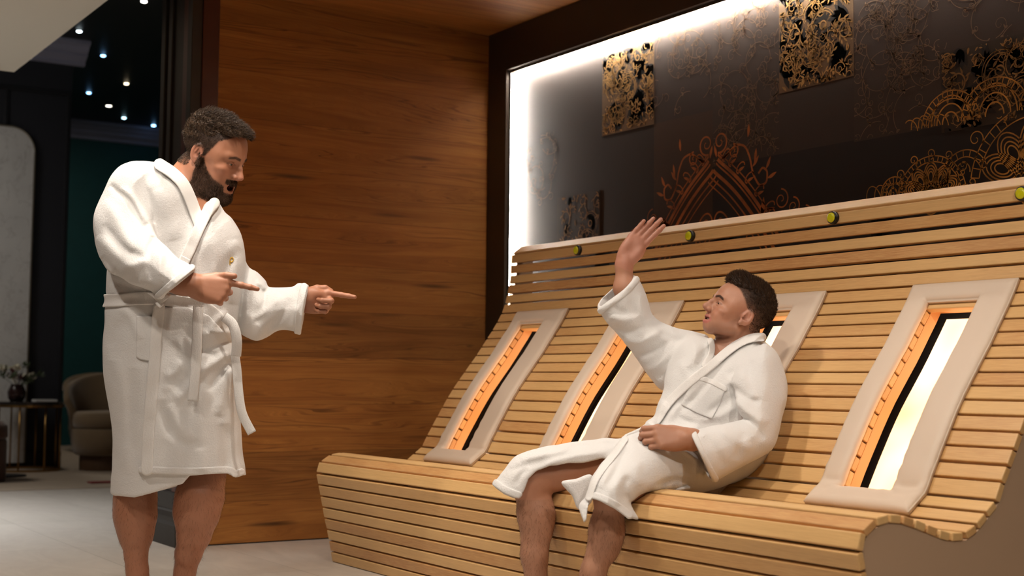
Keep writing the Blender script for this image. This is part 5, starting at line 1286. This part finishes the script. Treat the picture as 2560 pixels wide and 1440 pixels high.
fR = fold_grid(bB, [([(1520,790),(1555,800),(1600,795)],.007,11),([(1535,815),(1570,830),(1615,815)],-.007,9),([(1560,850),(1600,855),(1650,830)],.008,10),([(1590,890),(1630,880),(1680,850)],-.007,9),([(1620,930),(1660,900),(1710,860)],.007,10),([(1600,730),(1605,770),(1615,800)],.006,9),([(1575,720),(1580,760),(1590,790)],-.005,8),([(1530,760),(1545,775),(1570,780)],-.004,8),([(1650,830),(1690,850),(1730,850)],-.005,9),([(1640,945),(1670,930),(1700,900)],-.006,8)])
RB.pillow(slR, .078, [(1540,740,4.59),(1600,830,4.575),(1700,890,4.62),(1760,870,4.63)], 1.0, 1.0, .016, folds=fR, cut=cuff_cut((1490,770), (1585,690), .11, .012, .26, 4.585), sig=90)
slL = outline_grid([(1908,858),(1930,868),(1944,884),(1957,912),(1967,953),(1967,997),(1956,1034),(1946,1078),(1935,1116),(1906,1141),(1846,1171),(1782,1206),(1720,1240),(1670,1100),(1722,1078),(1776,1066),(1843,1051),(1851,1037),(1838,997),(1830,950),(1862,890)])
fL = fold_grid(bB, [([(1850,1040),(1880,1060),(1910,1100)],-.009,10),([(1838,1000),(1870,1030),(1920,1060)],.009,12),([(1830,960),(1860,990),(1900,1010)],-.007,10),([(1845,930),(1870,960),(1890,1000)],.006,10),([(1800,1075),(1840,1100),(1880,1125)],.006,12),([(1760,1090),(1790,1130),(1810,1170)],-.005,12),([(1905,880),(1915,940),(1905,1000)],.006,16),([(1880,900),(1872,950),(1880,990)],-.006,10),([(1860,1080),(1850,1120),(1840,1150)],-.005,11)])
RB.pillow(slL, .088, [(1930,900,4.46),(1920,1000,4.385),(1900,1090,4.305),(1800,1110,4.225),(1735,1130,4.155)], 1.0, 1.0, .014, folds=fL, cut=cuff_cut((1782,1204), (1721,1077), .11, .014, .10, 4.19), sig=75)
thR = outline_grid([(1620,1075),(1555,1095),(1505,1096),(1424,1107),(1359,1117),(1299,1136),(1277,1153),(1261,1174),(1249,1191),(1232,1222),(1235,1290),(1340,1320),(1480,1270),(1600,1230),(1680,1180),(1700,1110)])
fT = fold_grid(bB, [([(1300,1150),(1340,1140),(1420,1125)],.005,9),([(1270,1180),(1310,1165),(1380,1148)],-.004,9),([(1290,1215),(1300,1190),(1320,1172)],-.005,7),([(1420,1120),(1480,1112),(1550,1110)],-.005,8),([(1360,1160),(1440,1140),(1520,1130)],.005,8),([(1560,1105),(1590,1090),(1630,1082)],.007,8),([(1530,1130),(1560,1115),(1600,1100)],-.006,7)])
RB.pillow(thR, .085, [(1260,1220,4.43),(1320,1180,4.43),(1450,1150,4.46),(1560,1130,4.48),(1680,1120,4.52)], 1.0, .8, .012, folds=fT,
          cut=hem_cut([(1225,1208),(1237,1217),(1261,1236),(1294,1249),(1302,1241),(1310,1229),(1321,1198),(1342,1179),(1375,1165),(1418,1160),(1462,1157),(1505,1146),(1560,1160),(1640,1230),(1720,1300)], .12, .012), sig=80)
thL = outline_grid([(1600,1078),(1554,1098),(1527,1132),(1500,1160),(1476,1197),(1463,1240),(1446,1267),(1440,1340),(1600,1340),(1579,1264),(1583,1252),(1607,1232),(1667,1227),(1765,1230),(1850,1190),(1850,1110),(1760,1080),(1680,1066)])
fTL = fold_grid(bB, [([(1560,1110),(1530,1160),(1500,1220)],.006,8),([(1580,1105),(1550,1160),(1520,1215)],-.005,8),([(1570,1250),(1560,1220),(1570,1190)],-.005,9),([(1545,1265),(1540,1230),(1550,1200)],.005,9),([(1600,1215),(1590,1180),(1600,1150)],.004,12),([(1700,1120),(1740,1150),(1740,1190)],.008,8),([(1715,1115),(1760,1150),(1765,1200)],-.007,7),([(1640,1215),(1690,1200),(1740,1210)],-.006,8),([(1580,1100),(1600,1090),(1620,1085)],-.007,6)])
RB.pillow(thL, .098, [(1500,1270,4.05),(1545,1255,4.05),(1600,1190,4.15),(1700,1150,4.32),(1800,1160,4.42),(1580,1095,4.30)], 1.12, .8, .012, folds=fTL,
          cut=hem_cut([(1430,1275),(1446,1270),(1460,1306),(1466,1300),(1470,1266),(1478,1246),(1499,1253),(1535,1271),(1571,1298),(1582,1296),(1600,1300)], .12, .012), sig=62)
RB.disp = lambda P, u, v, d: .0018*vnoise(P, 28, 31)+.0010*vnoise(P, 75, 32)
lo, hi = mbox(RB)
robeB, VRB, FRB = sdf_obj('bathrobe', RB, lo, hi, .0035, M['terry'], personB, None, 1, 300)
robeB['label'] = 'white terry bathrobe'
on_cloth('lapel', RB, B_, robeB, 0, .010, 4.66, line=[(1905,843),(1880,845),(1850,856),(1815,881),(1775,916),(1725,955),(1682,995),(1660,1022),(1640,1052),(1605,1078),(1570,1094)], hw=11, dmin=4.30)
on_cloth('lapel', RB, B_, robeB, 0, .008, 4.75, line=[(1776,852),(1780,868),(1776,890),(1762,912)], hw=8, dmin=4.35)
on_cloth('pocket', RB, M['terry'], robeB, 0, .006, 4.50, poly=[(1735,938),(1755,940),(1816,969),(1800,1010),(1780,1048),(1740,1032),(1703,1012),(1718,975)], dmin=4.2)
on_cloth('pocket_band', RB, B_, robeB, 0, .0085, 4.50, line=[(1738,942),(1775,953),(1812,972)], hw=7, dmin=4.2)
on_cloth('cuff', RB, M['terry'], robeB, 0, .005, 4.62, line=[(1500,778),(1528,756),(1566,728),(1592,698)], hw=8, dmin=4.35)
on_cloth('cuff', RB, M['terry'], robeB, 0, .005, 4.40, line=[(1789,1198),(1768,1160),(1750,1120),(1731,1076)], hw=8, dmin=4.05)
on_cloth('hem', RB, M['terry'], robeB, 0, .005, 4.5, line=[(1238,1207),(1266,1226),(1298,1238)], hw=9, dmin=4.2); on_cloth('hem', RB, M['terry'], robeB, 0, .005, 4.2, line=[(1482,1238),(1505,1245),(1540,1262),(1574,1288)], hw=9, dmin=3.85)
on_cloth('front_band', RB, B_, robeB, 0, .006, 4.42, line=[(1562,1098),(1540,1130),(1512,1164),(1488,1200),(1472,1244)], hw=9, dmin=3.9)
fm = Model(); fp = outline_grid([(1403,1206),(1440,1197),(1480,1188),(1482,1250),(1447,1274),(1430,1240)], 60)
fm.pillow(fp, .014, [(1405,1206,4.36),(1480,1200,4.22),(1446,1270,4.20)], 1, 1, 0); lo, hi = mbox(fm); sdf_obj('robe_tail', fm, lo, hi, .003, M['terry'], robeB, None, 1, 60)
ribbon('belt_end', [w3(1722,1218,4.245), w3(1690,1222,4.235), w3(1660,1230,4.22), w3(1630,1238,4.195)], .03, B_, robeB, .010, facing=(0,-.3,1))

shin_hair('leg_hair', VB, FB, (.10, .42), 3400, personB, M['hairB'], 42)
# ================================================================== LIGHTS
def spot(name, loc, to, power, size, blend, col, r=.06):
    l = bpy.data.lights.new(name, 'SPOT'); l.energy = power; l.spot_size = math.radians(size); l.spot_blend = blend; l.color = col; l.shadow_soft_size = r
    o = bpy.data.objects.new(name, l); o.location = loc; d = Vector(to)-Vector(loc); o.rotation_euler = d.to_track_quat('-Z', 'Y').to_euler(); COL.objects.link(o); return o
def area(name, loc, to, power, sx, sy, col):
    l = bpy.data.lights.new(name, 'AREA'); l.shape = 'RECTANGLE'; l.size = sx; l.size_y = sy; l.energy = power; l.color = col
    o = bpy.data.objects.new(name, l); o.location = loc; d = Vector(to)-Vector(loc); o.rotation_euler = d.to_track_quat('-Z', 'Y').to_euler(); COL.objects.link(o); return o
WARM = (1.0, .90, .78)
for (x, y, p, tx, ty, sz) in [(1.5, -2.5, 105, 1.3, -1.6, 92), (2.6, -2.1, 88, 2.7, -1.4, 96), (3.9, -2.1, 88, 3.9, -1.4, 96), (2.6, -3.7, 85, 1.7, -2.7, 100), (2.45, -2.75, 75, 1.45, -2.3, 62), (4.6, -3.5, 90, 3.4, -2.4, 100), (5.7, -2.0, 150, 4.6, -1.0, 100)]:  # last spot is an added fill that lightens the bench end panel
    spot('ceiling_spot_and_fill', (x, y, CEIL-.02), (tx, ty, 0), p, sz, .6, WARM)
area('hall_light', (-1.9, -3.3, 2.69), (-1.9, -3.3, 0), 52, 1.2, 1.2, (.92, .96, 1.0)).data.spread = math.radians(95)
area('lobby_light', (-7.6, -1.0, 3.75), (-7.6, -1.0, 0), 110, 1.2, 1.2, (1.0, .90, .76))
area('lobby_light', (-4.2, -3.6, 3.75), (-4.2, -3.6, 0), 50, 1.2, 1.2, (1.0, .93, .84))
w = bpy.data.worlds.new('room_ambience'); SC.world = w; w.use_nodes = True
w.node_tree.nodes['Background'].inputs[0].default_value = (.9, .8, .7, 1); w.node_tree.nodes['Background'].inputs[1].default_value = .02
# ================================================================== CAMERA
cd = bpy.data.cameras.new('camera'); cam = bpy.data.objects.new('camera', cd); COL.objects.link(cam)
mw = Matrix.Identity(4)
for i in range(3):
    mw[i][0] = RM[i, 0]; mw[i][1] = -RM[i, 1]; mw[i][2] = -RM[i, 2]; mw[i][3] = CAM[i]
cam.matrix_world = mw
cd.sensor_width = 36; cd.lens = 36*F/2560; cd.clip_start = .05; cd.clip_end = 60
cd.dof.use_dof = True; cd.dof.focus_distance = 4.75; cd.dof.aperture_fstop = 2.8
SC.camera = cam
SC.view_settings.view_transform = 'Standard'; SC.view_settings.look = 'None'; SC.view_settings.exposure = 0; SC.view_settings.gamma = 1; SC.view_settings.use_curve_mapping = False
SC.cycles.use_denoising = True
SC.cycles.max_bounces = 7; SC.cycles.diffuse_bounces = 3; SC.cycles.sample_clamp_indirect = 6
